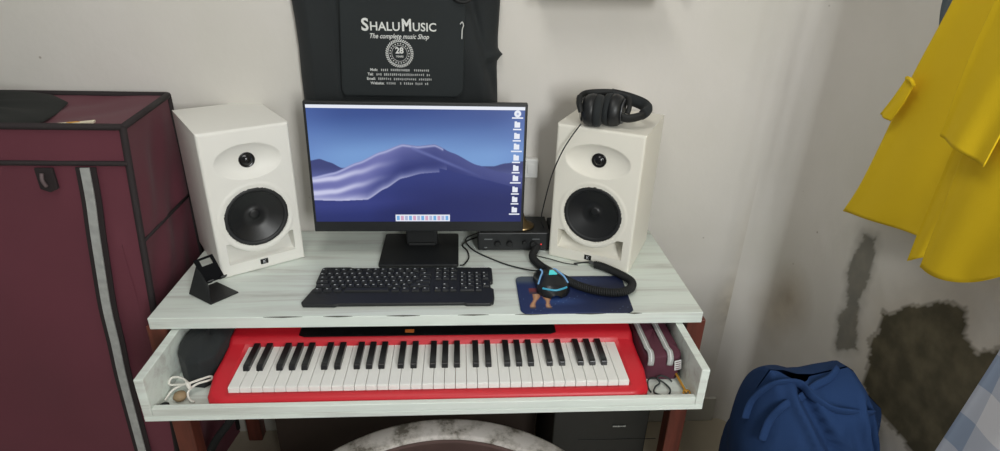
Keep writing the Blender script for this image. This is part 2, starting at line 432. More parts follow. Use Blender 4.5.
# panel local frame: x across, z up, front face at y=0
bm = bmesh.new(); add_box(bm, (0, .0085, .1685), (.540, .017, .337)); add_box(bm, (0, .028, .17), (.32, .03, .22))
bm.transform(tilt); obj('housing', bm, BLK, mon, bevel=.003)
obj('hinge_block', bx((0, .028, .10), (.09, .03, .06)), BLKM, mon, bevel=.003)
sw, sh, sb = .526, .300, .0285
def mix(a, b, t): t = max(0, min(1, t)); return [a[i] * (1 - t) + b[i] * t for i in range(3)]
def ss(a, b, x): t = max(0, min(1, (x - a) / (b - a))); return t * t * (3 - 2 * t)
def pw(P, x):
    for (x0, y0), (x1, y1) in zip(P, P[1:]):
        if x <= x1: t = (x - x0) / (x1 - x0); t = t * t * (3 - 2 * t) * .4 + t * .6; return y0 + (y1 - y0) * t
    return P[-1][1]
RID = [(0, .60), (.1, .56), (.22, .47), (.33, .38), (.43, .315), (.50, .33), (.58, .315), (.66, .385), (.78, .49), (.9, .555), (1, .60)]
CRE = [(0, .46), (.04, .445), (.09, .475), (.14, .52), (.86, .50), (.91, .475), (1, .455)]
LOW = [(0, .805), (.12, .81), (.25, .80), (.34, .70), (.42, .61), (.52, .565), (.60, .555), (.635, .55), (.7, 1.5), (1, 1.5)]
def paper(u, v):
    sky = mix([46, 72, 140], [120, 160, 216], ss(0, .42, v)); sky = mix(sky, [98, 128, 196], ss(.5, 1, abs(u - .5) * 1.6) * .6)
    if v < .12 or True: sky = mix(sky, [70, 96, 160], .25 * (.5 + .5 * math.sin(u * 9 + v * 22)) * (1 - v * 2) if v < .5 else 0)
    c = sky
    if v > pw(CRE, u): c = mix([58, 66, 122], [92, 100, 160], ss(.5, .62, v))
    rd = pw(RID, u)
    if v > rd:
        # lit windward flank on the left, shaded flank on the right
        sh_ = pw([(0, .99), (.35, .62), (.42, .36), (.5, .33), (1, .33)], u)
        k = math.sin((v - rd) * 55 - u * 14) * .5 + .5
        lit = mix([96, 100, 168], [206, 208, 240], k ** 2 * ss(.55, .0, u) * ss(.0, .04, v - rd) * (1 - ss(.24, .34, v - rd)) + .15)
        dark = mix([70, 78, 140], [34, 44, 112], ss(0, .25, v - rd))
        c = mix(lit, dark, ss(.30, .62, u + (v - rd) * .6))
        # crest light
        if u < .62: c = mix(c, [196, 202, 238], .8 * max(0, 1 - abs(v - rd - .012) / .016))
        m2 = .345 + (u - .47) * .75
        if .47 < u < .85: c = mix(c, [112, 122, 184], .7 * max(0, 1 - abs(v - m2) / .022) * ss(.86, .6, u))
    lw = pw(LOW, u)
    if u < .635 and v > lw - .085:
        e = (v - lw + .085) / .085
        if v < lw: c = mix(c, [216, 218, 246], .85 * e * e * (1 - ss(.3, .62, u) * .5))
    if v > min(lw, .52 + max(0, u - .6) * .45 + 9 * (u < .6)) and (v > lw or u >= .6):
        d2 = v - (lw if u < .6 else .55)
        c = mix([40, 52, 122], [24, 34, 98], ss(0, .3, d2)); c = mix(c, [58, 66, 140], .5 * max(0, 1 - abs(v - .86 + .12 * u) / .09) * ss(.7, .2, u))
    return c
def paper_s(u, v):
    q = [paper(max(0, min(1, u + a / 700)), v + b / 400) for a in (-.5, .5) for b in (-.5, .5)]
    return [sum(k[i] for k in q) / 4 for i in range(3)]
NU, NV = 330, 190
bm = bmesh.new(); cl = bm.verts.layers.float_color.new('wall_paper')
V = []
for j in range(NV + 1):
    row = []
    for i in range(NU + 1):
        u, v = i / NU, j / NV
        vt = bm.verts.new(tilt @ Vector(((u - .5) * sw, -.0006, sb + (1 - v) * sh))); c = paper_s(u, v); vt[cl] = (lin(c[0]), lin(c[1]), lin(c[2]), 1); row.append(vt)
    V.append(row)
for j in range(NV):
    for i in range(NU): bm.faces.new((V[j][i], V[j][i + 1], V[j + 1][i + 1], V[j + 1][i]))
scr = obj('screen', bm, emis('screen_picture', (1, 1, 1, 1), .92, 'wall_paper'), mon)
EW = emis('screen_white', S(236, 240, 250), .95); EC = emis('screen_cyan', S(120, 180, 235), .9); EG = emis('screen_pink', S(220, 170, 200), .9); EGR = emis('screen_grey', S(180, 190, 225), .9)
def sp(u, v): return Vector(((u - .5) * sw, -.0012, sb + (1 - v) * sh))
def add_rect(bm, u0, u1, v0, v1, mi=0, dy=0):
    add_box(bm, tilt @ (sp((u0 + u1) / 2, (v0 + v1) / 2) + Vector((0, dy, 0))), ((u1 - u0) * sw, .0006, (v1 - v0) * sh), tilt.to_3x3(), mi)
bm = bmesh.new(); add_rect(bm, 0, 1, 0, .026); obj('menu_bar', bm, EW, scr)
bm = bmesh.new(); add_rect(bm, .383, .648, .935, .995); 
for k in range(13): add_rect(bm, .389 + k * .0198, .403 + k * .0198, .945, .985, (1, 2, 3)[k * 7 % 3], -.0006)
obj('dock', bm, [EW, EC, EG, EGR], scr)
for k, v in enumerate((.055, .15, .245, .335, .43, .52, .61, .71, .80, .895)):
    bm = bmesh.new()
    if k == 0:
        mm = tilt @ Matrix.Translation(sp(.966, v)) @ FRONT; add_lathe(bm, [(.0085, 0), (.0085, .0006)], 20, mm)
        mm = tilt @ Matrix.Translation(sp(.966, v) + Vector((0, -.001, 0))) @ FRONT; add_lathe(bm, [(.003, 0), (.003, .0006)], 12, mm)
        for f in list(bm.faces)[-14:]: f.material_index = 3
    else:
        add_rect(bm, .953, .979, v - .024, v + .018); add_rect(bm, .953, .964, v - .032, v - .024); 
    add_rect(bm, .947 if k % 3 else .94, .985 if k % 3 else .992, v + .029, v + .04)
    obj('desktop_icon', bm, [EW, EC, EG, EGR], scr)

# ================================================================ STUDIO SPEAKERS
def speaker(loc, rz, w_, h, d, label, m, woof_z, tw_z):
    t = thing('studio_speaker', label, 'speaker', loc, rz, None)
    # origin: front left bottom corner; x along front, y back
    hs = .0745
    cx = w_ / 2
    slot0, slot1 = .034, .086
    def depth(x, z):
        X = x - cx; r_ = math.hypot(X, z - woof_z); dd = 0
        e = math.hypot(X / (w_ * .37), (z - tw_z) / .043)
        if e < 1: dd += .016 * (1 - e * e) ** .8 * 1.0
        if hs + .004 < r_ < hs + .016: dd -= .0012 * math.sin((r_ - hs - .004) / .012 * PI)
        if r_ < hs: dd += .034 if r_ < hs - .001 else .02
        if slot0 < z < slot1 and abs(X) < w_ * .385 and r_ > hs + .017: dd = (.012 + .05 * ((z - slot0) / (slot1 - slot0)) ** .8) if r_ > hs + .019 else .02
        return dd
    xs = [0, .001, .003, .006] + [.006 + (w_ - .012) * k / 96 for k in range(1, 96)] + [w_ - .006, w_ - .003, w_ - .001, w_]
    zs = [0, .001, .003, .006] + [.006 + (h - .012) * k / 160 for k in range(1, 160)] + [h - .006, h - .003, h - .001, h]
    def edge(a, L):
        e = min(a, L - a); return (.006 - math.sqrt(max(0, .006 ** 2 - (.006 - e) ** 2))) if e < .006 else 0
    bm = bmesh.new(); V = []
    for z in zs: V.append([bm.verts.new((x, max(edge(x, w_), edge(z, h)) + depth(x, z), z)) for x in xs])
    for j in range(len(zs) - 1):
        for i in range(len(xs) - 1): bm.faces.new((V[j][i], V[j][i + 1], V[j + 1][i + 1], V[j + 1][i]))
    rim = V[0][:] + [V[j][-1] for j in range(1, len(zs))] + V[-1][-2::-1] + [V[j][0] for j in range(len(zs) - 2, 0, -1)]
    bk_ = [bm.verts.new((v.co.x, d, v.co.z)) for v in rim]
    for i in range(len(rim)): j = (i + 1) % len(rim); bm.faces.new((rim[i], rim[j], bk_[j], bk_[i]))
    bm.faces.new(bk_)
    o = obj('cabinet', bm, m, t, smooth=True)
    es = o.modifiers.new('es', 'EDGE_SPLIT'); es.split_angle = math.radians(35)
    mm = Matrix.Translation((cx, .011, woof_z)) @ FRONT   # +z of lathe -> -y (towards the listener)
    obj('woofer_surround', lathe([(hs + .0015, 0), (hs + .0015, .0085), (hs - .002, .0105), (hs - .006, .0105), (hs - .010, .0075), (hs - .0105, .0)], 48, mm, cap=False), RUB, t, smooth=True)
    obj('woofer_cone', lathe([(hs - .0102, .0072), (.05, .0015), (.034, -.0045), (.013, -.013), (.0125, -.0118), (.009, -.0105), (.005, -.010), (0, -.0098)], 48, Matrix.Translation((0, .0, 0)) @ mm, cap=False), CONE, t, smooth=True)
    mm = Matrix.Translation((cx, .0165, tw_z)) @ FRONT
    obj('tweeter', lathe([(.0185, -.001), (.0185, .004), (.0155, .005), (.0145, .002), (.011, .0065), (.006, .0095), (0, .0105)], 32, mm, cap=False), BLKG, t, smooth=True)
    bm = bmesh.new(); add_box(bm, (cx, -.0006, .021), (.019, .002, .014)); lg = obj('badge', bm, BLKG, t, bevel=.001)
    text_mesh('emblem', 'K', .012, Matrix.Translation((cx, -.0018, .0205)) @ FRONT, mat('silver', S(190, 192, 196), .4, .3), lg, bold=.0002)
    return t
spL = speaker((-.545, -.281, .7505), math.radians(33), .206, .366, .248, 'white studio speaker on the left, beside the maroon wardrobe and phone stand', SPK, .143, .286)
spR = speaker((.274, -.162, .7505), math.radians(-28), .221, .368, .222, 'white studio speaker on the right with headphones lying on top', SPK2, .143, .286)

# ================================================================ HEADPHONES on the right speaker
hp = thing('headphones', 'black over-ear headphones lying on top of the right speaker', 'headphones', (.372, -.172, 1.1190), math.radians(-8))
def cup(name, x, y, rx, tiltz, r=.040):
    mm = Matrix.Translation((x, y, .0385)) @ Matrix.Rotation(tiltz, 4, 'Z') @ Matrix.Rotation(PI / 2, 4, 'Y')
    c = obj(name, lathe([(0, -.024), (r * .7, -.023), (r * .93, -.014), (r, -.004), (r, .004), (r * .93, .006)], 32, mm), BLK, hp, smooth=True)
    obj('ear_pad', lathe([(r * .45, .006), (r * .95, .006), (r * 1.0, .013), (r * .95, .022), (r * .72, .026), (r * .5, .020), (r * .45, .006)], 32, mm, cap=False), BLKF, c, smooth=True)
    obj('cup_ring', lathe([(r * .72, -.0245), (r * .78, -.0235), (r * .70, -.026), (r * .55, -.0255)], 32, mm, cap=False), mat('dark_silver', S(110, 112, 116), .35, .8), c, smooth=True)
    return c
cup('ear_cup', -.016, -.014, 0, math.radians(-14), .039)
cup('ear_cup', .036, -.004, 0, math.radians(158), .039)
# padded headband lying back to the right
band = [(-.046, -.03, .044), (-.050, .0, .058), (-.035, .034, .064), (.0, .044, .067), (.04, .044, .067), (.080, .038, .058), (.112, .022, .052), (.118, -.002, .043), (.100, -.026, .034), (.070, -.036, .028), (.052, -.034, .030)]
obj('headband', tube(band, .012, 10, 8, flat=.55, side=Vector((0, 0, 1))), BLKM, hp, smooth=True)
pad = [(.03, .046, .065), (.072, .042, .058), (.108, .024, .049), (.116, -.002, .042), (.102, -.022, .035)]
obj('headband_pad', tube(pad, .0150, 10, 8, flat=.75, side=Vector((0, 0, 1))), BLKF, hp, smooth=True)
for s, (x, y) in ((-1, (-.046, -.012)), (1, (.064, -.004))):
    yk = [(x, y - .034, .040), (x + s * .004, y - .026, .056), (x + s * .004, y, .068), (x + s * .004, y + .026, .058), (x, y + .034, .044)]
    obj('yoke', tube(yk, .006, 8, 6), BLKM, hp, smooth=True)
# cord falling from the cup down the left of the speaker
cp = [at_y(581, 124, -.20), at_y(572, 136, -.195), at_y(562, 152, -.19), at_y(552, 175, -.17), at_y(545, 200, -.14), at_y(541, 220, -.12), Vector((.268, -.10, .80)), Vector((.262, -.085, .757))]
tag(obj('headphone_cord', tube(cp, .0016, 6, 6), BLKM, None, smooth=True), 'thin black cord hanging from the headphones down the left of the right speaker', 'cable')
# coiled thick cable on the desk
path = [Vector((.262, -.10, .762)), Vector((.240, -.15, .7625)), Vector((.228, -.195, .7625)), Vector((.245, -.245, .763)), Vector((.285, -.30, .764)), Vector((.325, -.345, .764)), Vector((.372, -.372, .764)),
        Vector((.415, -.378, .764)), Vector((.447, -.362, .764)), Vector((.460, -.33, .764)), Vector((.447, -.298, .763)), Vector((.425, -.270, .763)), Vector((.400, -.245, .763)), Vector((.385, -.238, .763))]
cc = thing('coiled_cable', 'thick black coiled cable looped across the mouse pad in front of the right speaker', 'cable', (.34, -.3, .7505))
PP = cr(path, 10); Ls = [0]
for a, b in zip(PP, PP[1:]): Ls.append(Ls[-1] + (b - a).length)
def along(s):
    for i in range(len(PP) - 1):
        if s <= Ls[i + 1]: return PP[i].lerp(PP[i + 1], (s - Ls[i]) / (Ls[i + 1] - Ls[i])), (PP[i + 1] - PP[i]).normalized()
    return PP[-1], (PP[-1] - PP[-2]).normalized()
hel = []; turns = int(Ls[-1] / .0052); NN = turns * 9
for k in range(NN + 1):
    p, t = along(Ls[-1] * k / NN); a = 2 * PI * turns * k / NN; n1 = Vector((0, 0, 1)); n2 = t.cross(n1).normalized()
    hel.append(p + n1 * .0080 * math.cos(a) + n2 * .0080 * math.sin(a))
bm = bmesh.new(); add_tube(bm, hel, .0028, 6); add_tube(bm, [along(Ls[-1] * k / 60)[0] for k in range(61)], .0068, 8)
wobj('coil', bm, BLKM, cc, smooth=True)
e0 = path[-1]; ed = (at_z(588, 262, .767) - e0); bm = tube([e0 + Vector((.004, -.004, 0)), e0 + Vector((-.002, .004, .001)), e0 + Vector((-.010, .012, .001))], .0055, 12, 4)
wobj('plug_sleeve', bm, mat('dark_metal', S(120, 122, 122), .3, .9), cc, smooth=True, label='dark metal sleeve of the plug')
wobj('plug', tube([e0 + Vector((-.010, .012, .001)), e0 + Vector((-.03, .018, -.004)), e0 + Vector((-.05, .020, -.008))], .0022, 8, 4), BLKM, cc, smooth=True)
tag(obj('thin_lead', tube([(.235, -.165, .753), (.28, -.19, .753), (.31, -.21, .753), (.345, -.222, .7535)], .0014, 6, 6), BLKM, None, smooth=True), 'thin black lead lying along the foot of the right speaker', 'cable')

# ================================================================ AUDIO INTERFACE
ai = thing('audio_interface', 'low black audio interface box with knobs behind the monitor and beside the right speaker', 'audio interface', (.182, -.137, .7505))
obj('case', bx((.0, .055, .0295), (.196, .11, .053)), BLK, ai, bevel=.003)
for x in (-.08, .08):
    for y in (.012, .095): obj('foot', bx((x, y, .0015), (.012, .012, .003)), BLKM, ai)
for x, z, r_ in ((-.045, .024, .0085), (-.012, .024, .0085), (.028, .028, .006), (.052, .024, .008)):
    obj('knob', lathe([(r_, 0), (r_, .006), (r_ * .8, .009), (0, .009)], 20, Matrix.Translation((x, 0, z)) @ FRONT), BLKM, ai, smooth=False, bevel=.0006)
obj('indicator_light', lathe([(.0022, 0), (.0018, .0015), (0, .002)], 10, Matrix.Translation((.075, 0, .021)) @ FRONT), emis('red_led', S(230, 40, 40), 1.2), ai, label='small glowing red light')
for c_, s_ in (((-.070, -.0004, .037), (.022, .0008, .0028)), ((-.077, -.0004, .012), (.008, .0008, .002)), ((.06, -.0004, .037), (.02, .0008, .0018))):
    obj('printed_mark', bx(c_, s_), mat('grey_print', S(120, 124, 126), .6), ai)
tag(obj('black_adapter', bx((.303, -.05, .777), (.036, .05, .052)), BLKM, None, bevel=.004), 'black adapter block standing between the audio interface and the right speaker', 'adapter')
br = thing('brass_bell', 'small flared brass bell foot with thin stem on the audio interface', 'ornament', (.206, -.092, .8070))
obj('flare', lathe([(.034, 0), (.035, .003), (.028, .007), (.016, .013), (.008, .024), (.0045, .038)], 32), BRASS, br, smooth=True)
obj('stem', lathe([(.0042, .036), (.0035, .06), (.0033, .085), (0, .087)], 16), BRASS, br, smooth=True)
sk = thing('wall_socket', 'white socket box on the wall partly behind the right edge of the monitor', 'socket', (.215, -.001, .95))
obj('socket_box', bx((0, -.012, 0), (.075, .023, .055)), mat('white_plastic', S(226, 226, 224), .4), sk, bevel=.003)
bm = bmesh.new(); add_box(bm, (.017, -.0245, 0), (.018, .003, .028)); obj('switch', bm, mat('white_plastic', S(226, 226, 224)), sk, bevel=.001)

# ================================================================ CABLES from behind the monitor
tag(obj('keyboard_cable', tube([(.098, -.045, .7535), (.060, -.075, .7535), (.042, -.105, .7535), (.055, -.14, .7535), (.058, -.18, .7535), (.046, -.215, .7535), (.036, -.236, .762)], .0020, 8, 8), BLKM, None, smooth=True),
    'black cable curving from behind the monitor stand to the computer keyboard', 'cable')
tag(obj('mouse_cable', tube([(.096, -.030, .7575), (.058, -.062, .7575), (.052, -.09, .7565), (.066, -.125, .7535), (.09, -.158, .7535), (.13, -.196, .7535), (.16, -.220, .7535), (.196, -.240, .7535), (.222, -.262, .760), (.236, -.277, .768)], .0019, 8, 8), BLKM, None, smooth=True),
    'black cable running past the audio interface to the glowing mouse', 'cable')

# ================================================================ COMPUTER KEYBOARD
kb = thing('computer_keyboard', 'black computer keyboard with notched ends in front of the monitor', 'keyboard', (-.100, -.330, .7505)); kb.scale = (1, .93, .8)
ol = [(-.222, -.086), (-.150, -.088), (-.146, -.084), (.145, -.084), (.149, -.088), (.205, -.088), (.213, -.082), (.216, -.06), (.216, -.022), (.209, -.016), (.209, .012), (.216, .018), (.216, .078), (.209, .083),
      (-.135, .083), (-.138, .087), (-.203, .087), (-.210, .080), (-.212, .015), (-.206, -.004), (-.214, -.02), (-.228, -.075)]
bm = prism(ol, 0, .014)
for v in bm.verts:
    if v.co.z > .01: v.co.z = .010 + (v.co.y + .088) * .055
obj('body', bm, BLK, kb, bevel=.003)
rows = [(.066, [(-.200, 1, 1)] + [(-.200 + .0182 * 1.7 + .0182 * i + (.006 if i > 3 else 0) + (.006 if i > 7 else 0), 1, 1) for i in range(12)] + [(.082, 1, 1), (.1005, 1, 1), (.119, 1, 1)]),
        (.046, [(-.200 + .0182 * i, 1, 1) for i in range(13)] + [(.050, 1.8, 1), (.082, 1, 1), (.1005, 1, 1), (.119, 1, 1)] + [(.143 + .0182 * i, 1, 1) for i in range(4)]),
        (.028, [(-.196, 1.4, 1)] + [(-.173 + .0182 * i, 1, 1) for i in range(12)] + [(.052, 1.4, 1), (.082, 1, 1), (.1005, 1, 1), (.119, 1, 1)] + [(.143 + .0182 * i, 1, 1) for i in range(4)]),
        (.010, [(-.194, 1.7, 1)] + [(-.168 + .0182 * i, 1, 1) for i in range(11)] + [(.045, 2.1, 1)] + [(.143 + .0182 * i, 1, 1) for i in range(3)]),
        (-.008, [(-.190, 2.1, 1)] + [(-.160 + .0182 * i, 1, 1) for i in range(10)] + [(.039, 2.7, 1), (.1005, 1, 1)] + [(.143 + .0182 * i, 1, 1) for i in range(4)]),
        (-.026, [(-.198, 1.2, 1), (-.175, 1.2, 1), (-.152, 1.2, 1), (-.085, 5.9, 1), (-.018, 1.2, 1), (.006, 1.2, 1), (.030, 1.2, 1), (.054, 1.2, 1), (.082, 1, 1), (.1005, 1, 1), (.119, 1, 1), (.152, 2, 1), (.1794, 1, 1)])]
cache = {}; cnt = 0; rest = bmesh.new(); KL = mat('key_legend', S(190, 194, 196), .6)
KC = mat('keycap_black', S(34, 36, 38), .42)
def keycap(bm, x, y, z, wk_, leg):
    w_ = wk_ * .0182 - .0030
    vs = add_box(bm, (x, y, z + .0030), (w_, .0152, .006))
    for v in vs:
        if v.co.z > z + .003: v.co.x = x + (v.co.x - x) * (1 - .0026 / w_); v.co.y = y + (v.co.y - y) * .84
    if leg: add_box(bm, (x - min(w_ * .22, .003), y + .0018, z + .0061), (.0042, .0034, .0004), None, 1)
for y, ks in reversed(rows):
    for (x, wk_, _) in ks:
        z = .010 + (y + .088) * .055
        leg = (wk_ < 3)
        if cnt >= 96: keycap(rest, x, y, z, wk_, leg); continue
        cnt += 1
        key = (wk_, leg)
        if key not in cache:
            bm = bmesh.new(); keycap(bm, 0, 0, 0, wk_, leg); o = obj('keycap', bm, [KC, KL], kb, bevel=.0006); cache[key] = o
        else: o = cache[key].copy(); C.objects.link(o)
        o.location = (x, y, z - .0005)
o = obj('keycap_row', rest, [KC, KL], kb); o['kind'] = 'stuff'
bm = bmesh.new()
for k in range(7): add_box(bm, (.166 + k * .0062, .0805, .0205), (.0044, .0035, .0006))
obj('printed_mark', bm, mat('white_mark', S(210, 212, 212), .6), kb, label='small white mark in the top right corner')

# ================================================================ MOUSE PAD + MOUSE
pd = thing('mouse_pad', 'dark blue picture mouse pad at the front edge of the desk', 'mouse pad', (.308, -.363, .7503))
NU, NV = 120, 80; bm = bmesh.new(); cl = bm.verts.layers.float_color.new('pad_col'); V = []
def padc(u, v):
    c = mix([26, 44, 92], [20, 30, 62], ss(.3, 1, u + .2 * v)); c = mix(c, [64, 96, 160], .55 * max(0, 1 - math.hypot((u - .36) / .28, (v - .30) / .13))); c = mix(c, [70, 96, 150], .4 * max(0, 1 - math.hypot((u - .55) / .4, (v - .85) / .2)))
    if v > .72 and u < .25: c = mix(c, [120, 124, 112], .6 * ss(.72, .9, v))
    for (x0, y0, x1, y1, w0, w1) in ((.16, .52, .115, .10, .030, .018), (.235, .45, .27, .10, .026, .017)):
        t = (y0 - v) / (y0 - y1)
        if 0 < t < 1:
            xc = x0 + (x1 - x0) * t + .012 * math.sin(t * 6); w_ = w0 + (w1 - w0) * t + .006 * math.sin(t * 9)
            if abs(u - xc) < w_: c = mix([206, 160, 122], [150, 100, 74], abs(u - xc) / w_ * .9); c = mix(c, [70, 60, 70], ss(.82, .95, t))
    if .49 < v < .66 and abs(u - .18) < .075: c = mix([60, 50, 64], [120, 56, 60], ss(.5, .6, v) * (u < .17))
    s = math.sin(u * 431.3 + v * 977.7) * math.cos(u * 733.1 - v * 291.9)
    if s > .985: c = mix(c, [150, 176, 210], .6)
    return c
POUT = lambda u, v: Vector(((-.137 + .268 * u) + (-.008 + .020 * 0) * (1 - v) * 0 + (u) * .010 * v, -.084 + .168 * v - .012 * 0, 0))
def padpos(u, v):
    x = (-.134 + .262 * u) + .010 * u * v; y = -.084 + .166 * v
    r_ = .018; ex = min(u, 1 - u) * .262; ey = min(v, 1 - v) * .166
    if ex < r_ and ey < r_:
        q = math.hypot(r_ - ex, r_ - ey)
        if q > r_: k = r_ / q; x += (1 if u < .5 else -1) * (r_ - ex) * (1 - k); y += (1 if v < .5 else -1) * (r_ - ey) * (1 - k)
    return Vector((x, y, .0035))
for j in range(NV + 1):
    row = []
    for i in range(NU + 1):
        u, v = i / NU, j / NV; vt = bm.verts.new(padpos(u, v)); c = padc(u, v); vt[cl] = (lin(c[0]), lin(c[1]), lin(c[2]), 1); row.append(vt)
    V.append(row)
for j in range(NV):
    for i in range(NU): bm.faces.new((V[j][i], V[j][i + 1], V[j + 1][i + 1], V[j + 1][i]))
pm = mat('pad_picture', S(30, 40, 80), .55); a = pm.node_tree.nodes.new('ShaderNodeAttribute'); a.attribute_name = 'pad_col'; pm.node_tree.links.new(a.outputs['Color'], pm.node_tree.nodes['Principled BSDF'].inputs['Base Color'])
solid(obj('pad_sheet', bm, pm, pd, smooth=True), .003)
ms = thing('computer_mouse', 'black computer mouse glowing cyan on the blue mouse pad', 'mouse', (.258, -.322, .7542), math.radians(4)); ms.scale = (1.14, 1.14, 1.1)
def mouse_r(v): return pw([(0, .010), (.08, .026), (.25, .036), (.5, .033), (.75, .034), (.92, .029), (1, .012)], v)
def mpos(u, v):
    a = u * PI; hh = pw([(0, .008), (.15, .024), (.4, .036), (.7, .028), (1, .008)], v); return Vector((-math.cos(a) * mouse_r(v) * (1 if 0 else 1), -.058 + .112 * v, math.sin(a) ** .8 * hh if a % PI > 1e-6 else 0))
bm = grid(24, 24, mpos); obj('shell', bm, mat('mouse_black', S(22, 24, 27), .3), ms, smooth=True)
CY = emis('cyan_glow', S(70, 170, 200), .75); CY2 = emis('blue_glow', S(120, 170, 215), .8)
def surf(u, v, e=.0012): p = mpos(u, v); n = Vector((-math.cos(u * PI), 0, math.sin(u * PI))); return p + n * e
for s in (0, 1):
    f = (lambda u: u) if s == 0 else (lambda u: 1 - u)
    obj('light_strip', tube([surf(f(.26), .98), surf(f(.34), .80), surf(f(.33), .60), surf(f(.24), .42), surf(f(.16), .30)], .0018, 6, 6), CY2, ms, smooth=True)
obj('light_strip', tube([surf(.2, .16), surf(.35, .09), surf(.5, .07), surf(.65, .09), surf(.8, .16)], .0022, 6, 6), CY, ms, smooth=True)
bm = bmesh.new(); p = surf(.5, .42, .001); add_prism(bm, [(-.009, -.006), (.009, -.006), (.004, .010), (-.004, .010)], -.001, .0012, Matrix.Translation(p)); obj('emblem', bm, emis('teal_glow', S(80, 215, 215), .9), ms, label='glowing teal emblem')
obj('scroll_wheel', lathe([(.0085, -.0035), (.0095, -.002), (.0095, .002), (.0085, .0035)], 20, Matrix.Translation(mpos(.5, .82) + Vector((0, 0, -.003))) @ Matrix.Rotation(PI / 2, 4, 'Y')), BLKM, ms)

# ================================================================ PHONE STAND
ps = thing('phone_stand', 'small black bent-metal phone stand in front of the left speaker', 'phone stand', (-.545, -.350, .7505), math.radians(28))
PO = ps.matrix_basis.inverted() if False else (Matrix.Translation(ps.location) @ Matrix.Rotation(ps.rotation_euler.z, 4, 'Z')).inverted()
def plate(pts, th, hole=None, nu=12, nv=12):
    a, b, c, d = [PO @ Vector(p) for p in pts]; bm = bmesh.new()
    V = [[bm.verts.new(a.lerp(b, i / nu).lerp(d.lerp(c, i / nu), j / nv)) for i in range(nu + 1)] for j in range(nv + 1)]
    for j in range(nv):
        for i in range(nu):
            if hole and hole[0] <= i < hole[1] and hole[2] <= j < hole[3]: continue
            bm.faces.new((V[j][i], V[j][i + 1], V[j + 1][i + 1], V[j + 1][i]))
    return bm
bl_, bf, br_ = Vector((-.597, -.347, .752)), Vector((-.531, -.394, .752)), Vector((-.487, -.343, .752)); bb_ = bl_ + (br_ - bf)
solid(obj('base_plate', plate((bl_, bf, br_, bb_), .003), BLK, ps), .003, 0)
q1, q2, q3, q4 = at_z(193, 261, .838), at_z(212, 254, .838), at_z(225, 277, .792), at_z(206, 284, .786)
solid(obj('upright', plate((bl_, bf, q4 + (bf - bl_) * .12, q1.lerp(q4, .25)), .003), BLKM, ps), .003, 0)
solid(obj('rest', plate((q1, q2, q3, q4), .003, (3, 10, 1, 4)), mat('stand_black', S(16, 17, 19), .9, spec=.1), ps), .003, 0)
nrm = (q2 - q1).cross(q4 - q1).normalized(); nrm = nrm if nrm.y < 0 else -nrm
for a, b in ((0, .3), (.7, 1)):
    e0_, e1_ = q4.lerp(q3, a), q4.lerp(q3, b); solid(obj('lip', plate((e0_, e1_, e1_ + nrm * .014 + Vector((0, 0, .004)), e0_ + nrm * .014 + Vector((0, 0, .004))), .003, None, 2, 2), BLK, ps), .003, 0)
# ================================================================ THINGS IN THE TRAY
TF = .6240
def pouch(name, lo, hi, m, bul, seed, label, cat):
    x0, y0, z0 = lo; x1, y1, z1 = hi; cx, cy = (x0 + x1) / 2, (y0 + y1) / 2
    t = thing(name, label, cat, (cx, cy, z0))
    def f(u, v):
        a = u * 2 * PI; c, s = math.cos(a), math.sin(a); e = .45
        px = math.copysign(abs(c) ** e, c) * (x1 - x0) / 2; py = math.copysign(abs(s) ** e, s) * (y1 - y0) / 2
        k = 1 - .02 - bul * max(0, v - .7) ** 2 / .09 * .22 - (.04 if v == 0 else 0)
        z = (z1 - z0) * min(1, v * 1.25) * (1 if v < .8 else 1)
        if v > .8: k *= max(0.02, 1 - ((v - .8) / .2) ** 1.0); z += .004 * math.sin((v - .8) / .2 * PI / 2)
        z -= .006 * math.sin(a * 3 + seed) * (v > .5) * (k); return Vector((px * k, py * k, max(0, z)))
    bm = grid(40, 20, f, wrap=True); bmesh.ops.contextual_create(bm, geom=[e for e in bm.edges if e.is_boundary])
    obj('pouch_body', bm, m, t, smooth=True); return t
t = thing('cloth_cap', 'dark grey folded cloth lying in the left end of the tray', 'cloth', (-.535, -.405, TF))
def fcap(u, v):
    P = [(-.050, -.055), (-.042, -.085), (-.012, -.118), (.018, -.122), (.040, -.095), (.046, -.04), (.046, .05), (.02, .09), (-.045, .09), (-.050, .02)]
    n = len(P); a = u * n; i = int(a) % n; f = a - int(a); x = P[i][0] * (1 - f) + P[(i + 1) % n][0] * f; y = P[i][1] * (1 - f) + P[(i + 1) % n][1] * f
    k = 1 if v < .35 else math.cos((v - .35) / .65 * PI / 2) ** .7 if v < 1 else 0
    z = .062 * v / .35 if v < .35 else .062 + .018 * math.sin((v - .35) / .65 * PI / 2); z += .005 * math.sin(x * 60 + y * 40) * v
    return Vector((x * k, (y + .01) * k - .01, max(0, z)))
obj('cloth_body', grid(60, 16, fcap, wrap=True), BLKF, t, smooth=True)
wcab = [Vector((x, y, TF + z)) for x, y, z in ((-.582, -.568, .003), (-.575, -.545, .010), (-.550, -.540, .022), (-.535, -.548, .026), (-.558, -.530, .030), (-.582, -.523, .026), (-.584, -.535, .018), (-.562, -.541, .022), (-.540, -.546, .028), (-.520, -.530, .026), (-.505, -.516, .022), (-.503, -.522, .018), (-.525, -.541, .022), (-.538, -.556, .014), (-.530, -.570, .005), (-.520, -.574, .003))]
wc = thing('white_cable', 'white cable tied in a bow at the front left of the tray', 'cable', (-.545, -.55, TF))
wobj('cord', tube(wcab, .0024, 8, 8), WCAB, wc, smooth=True)
wobj('tie_wrap', tube([(-.546, -.536, TF + .020), (-.540, -.549, TF + .031), (-.534, -.552, TF + .020)], .004, 8, 4), WCAB, wc, smooth=True)
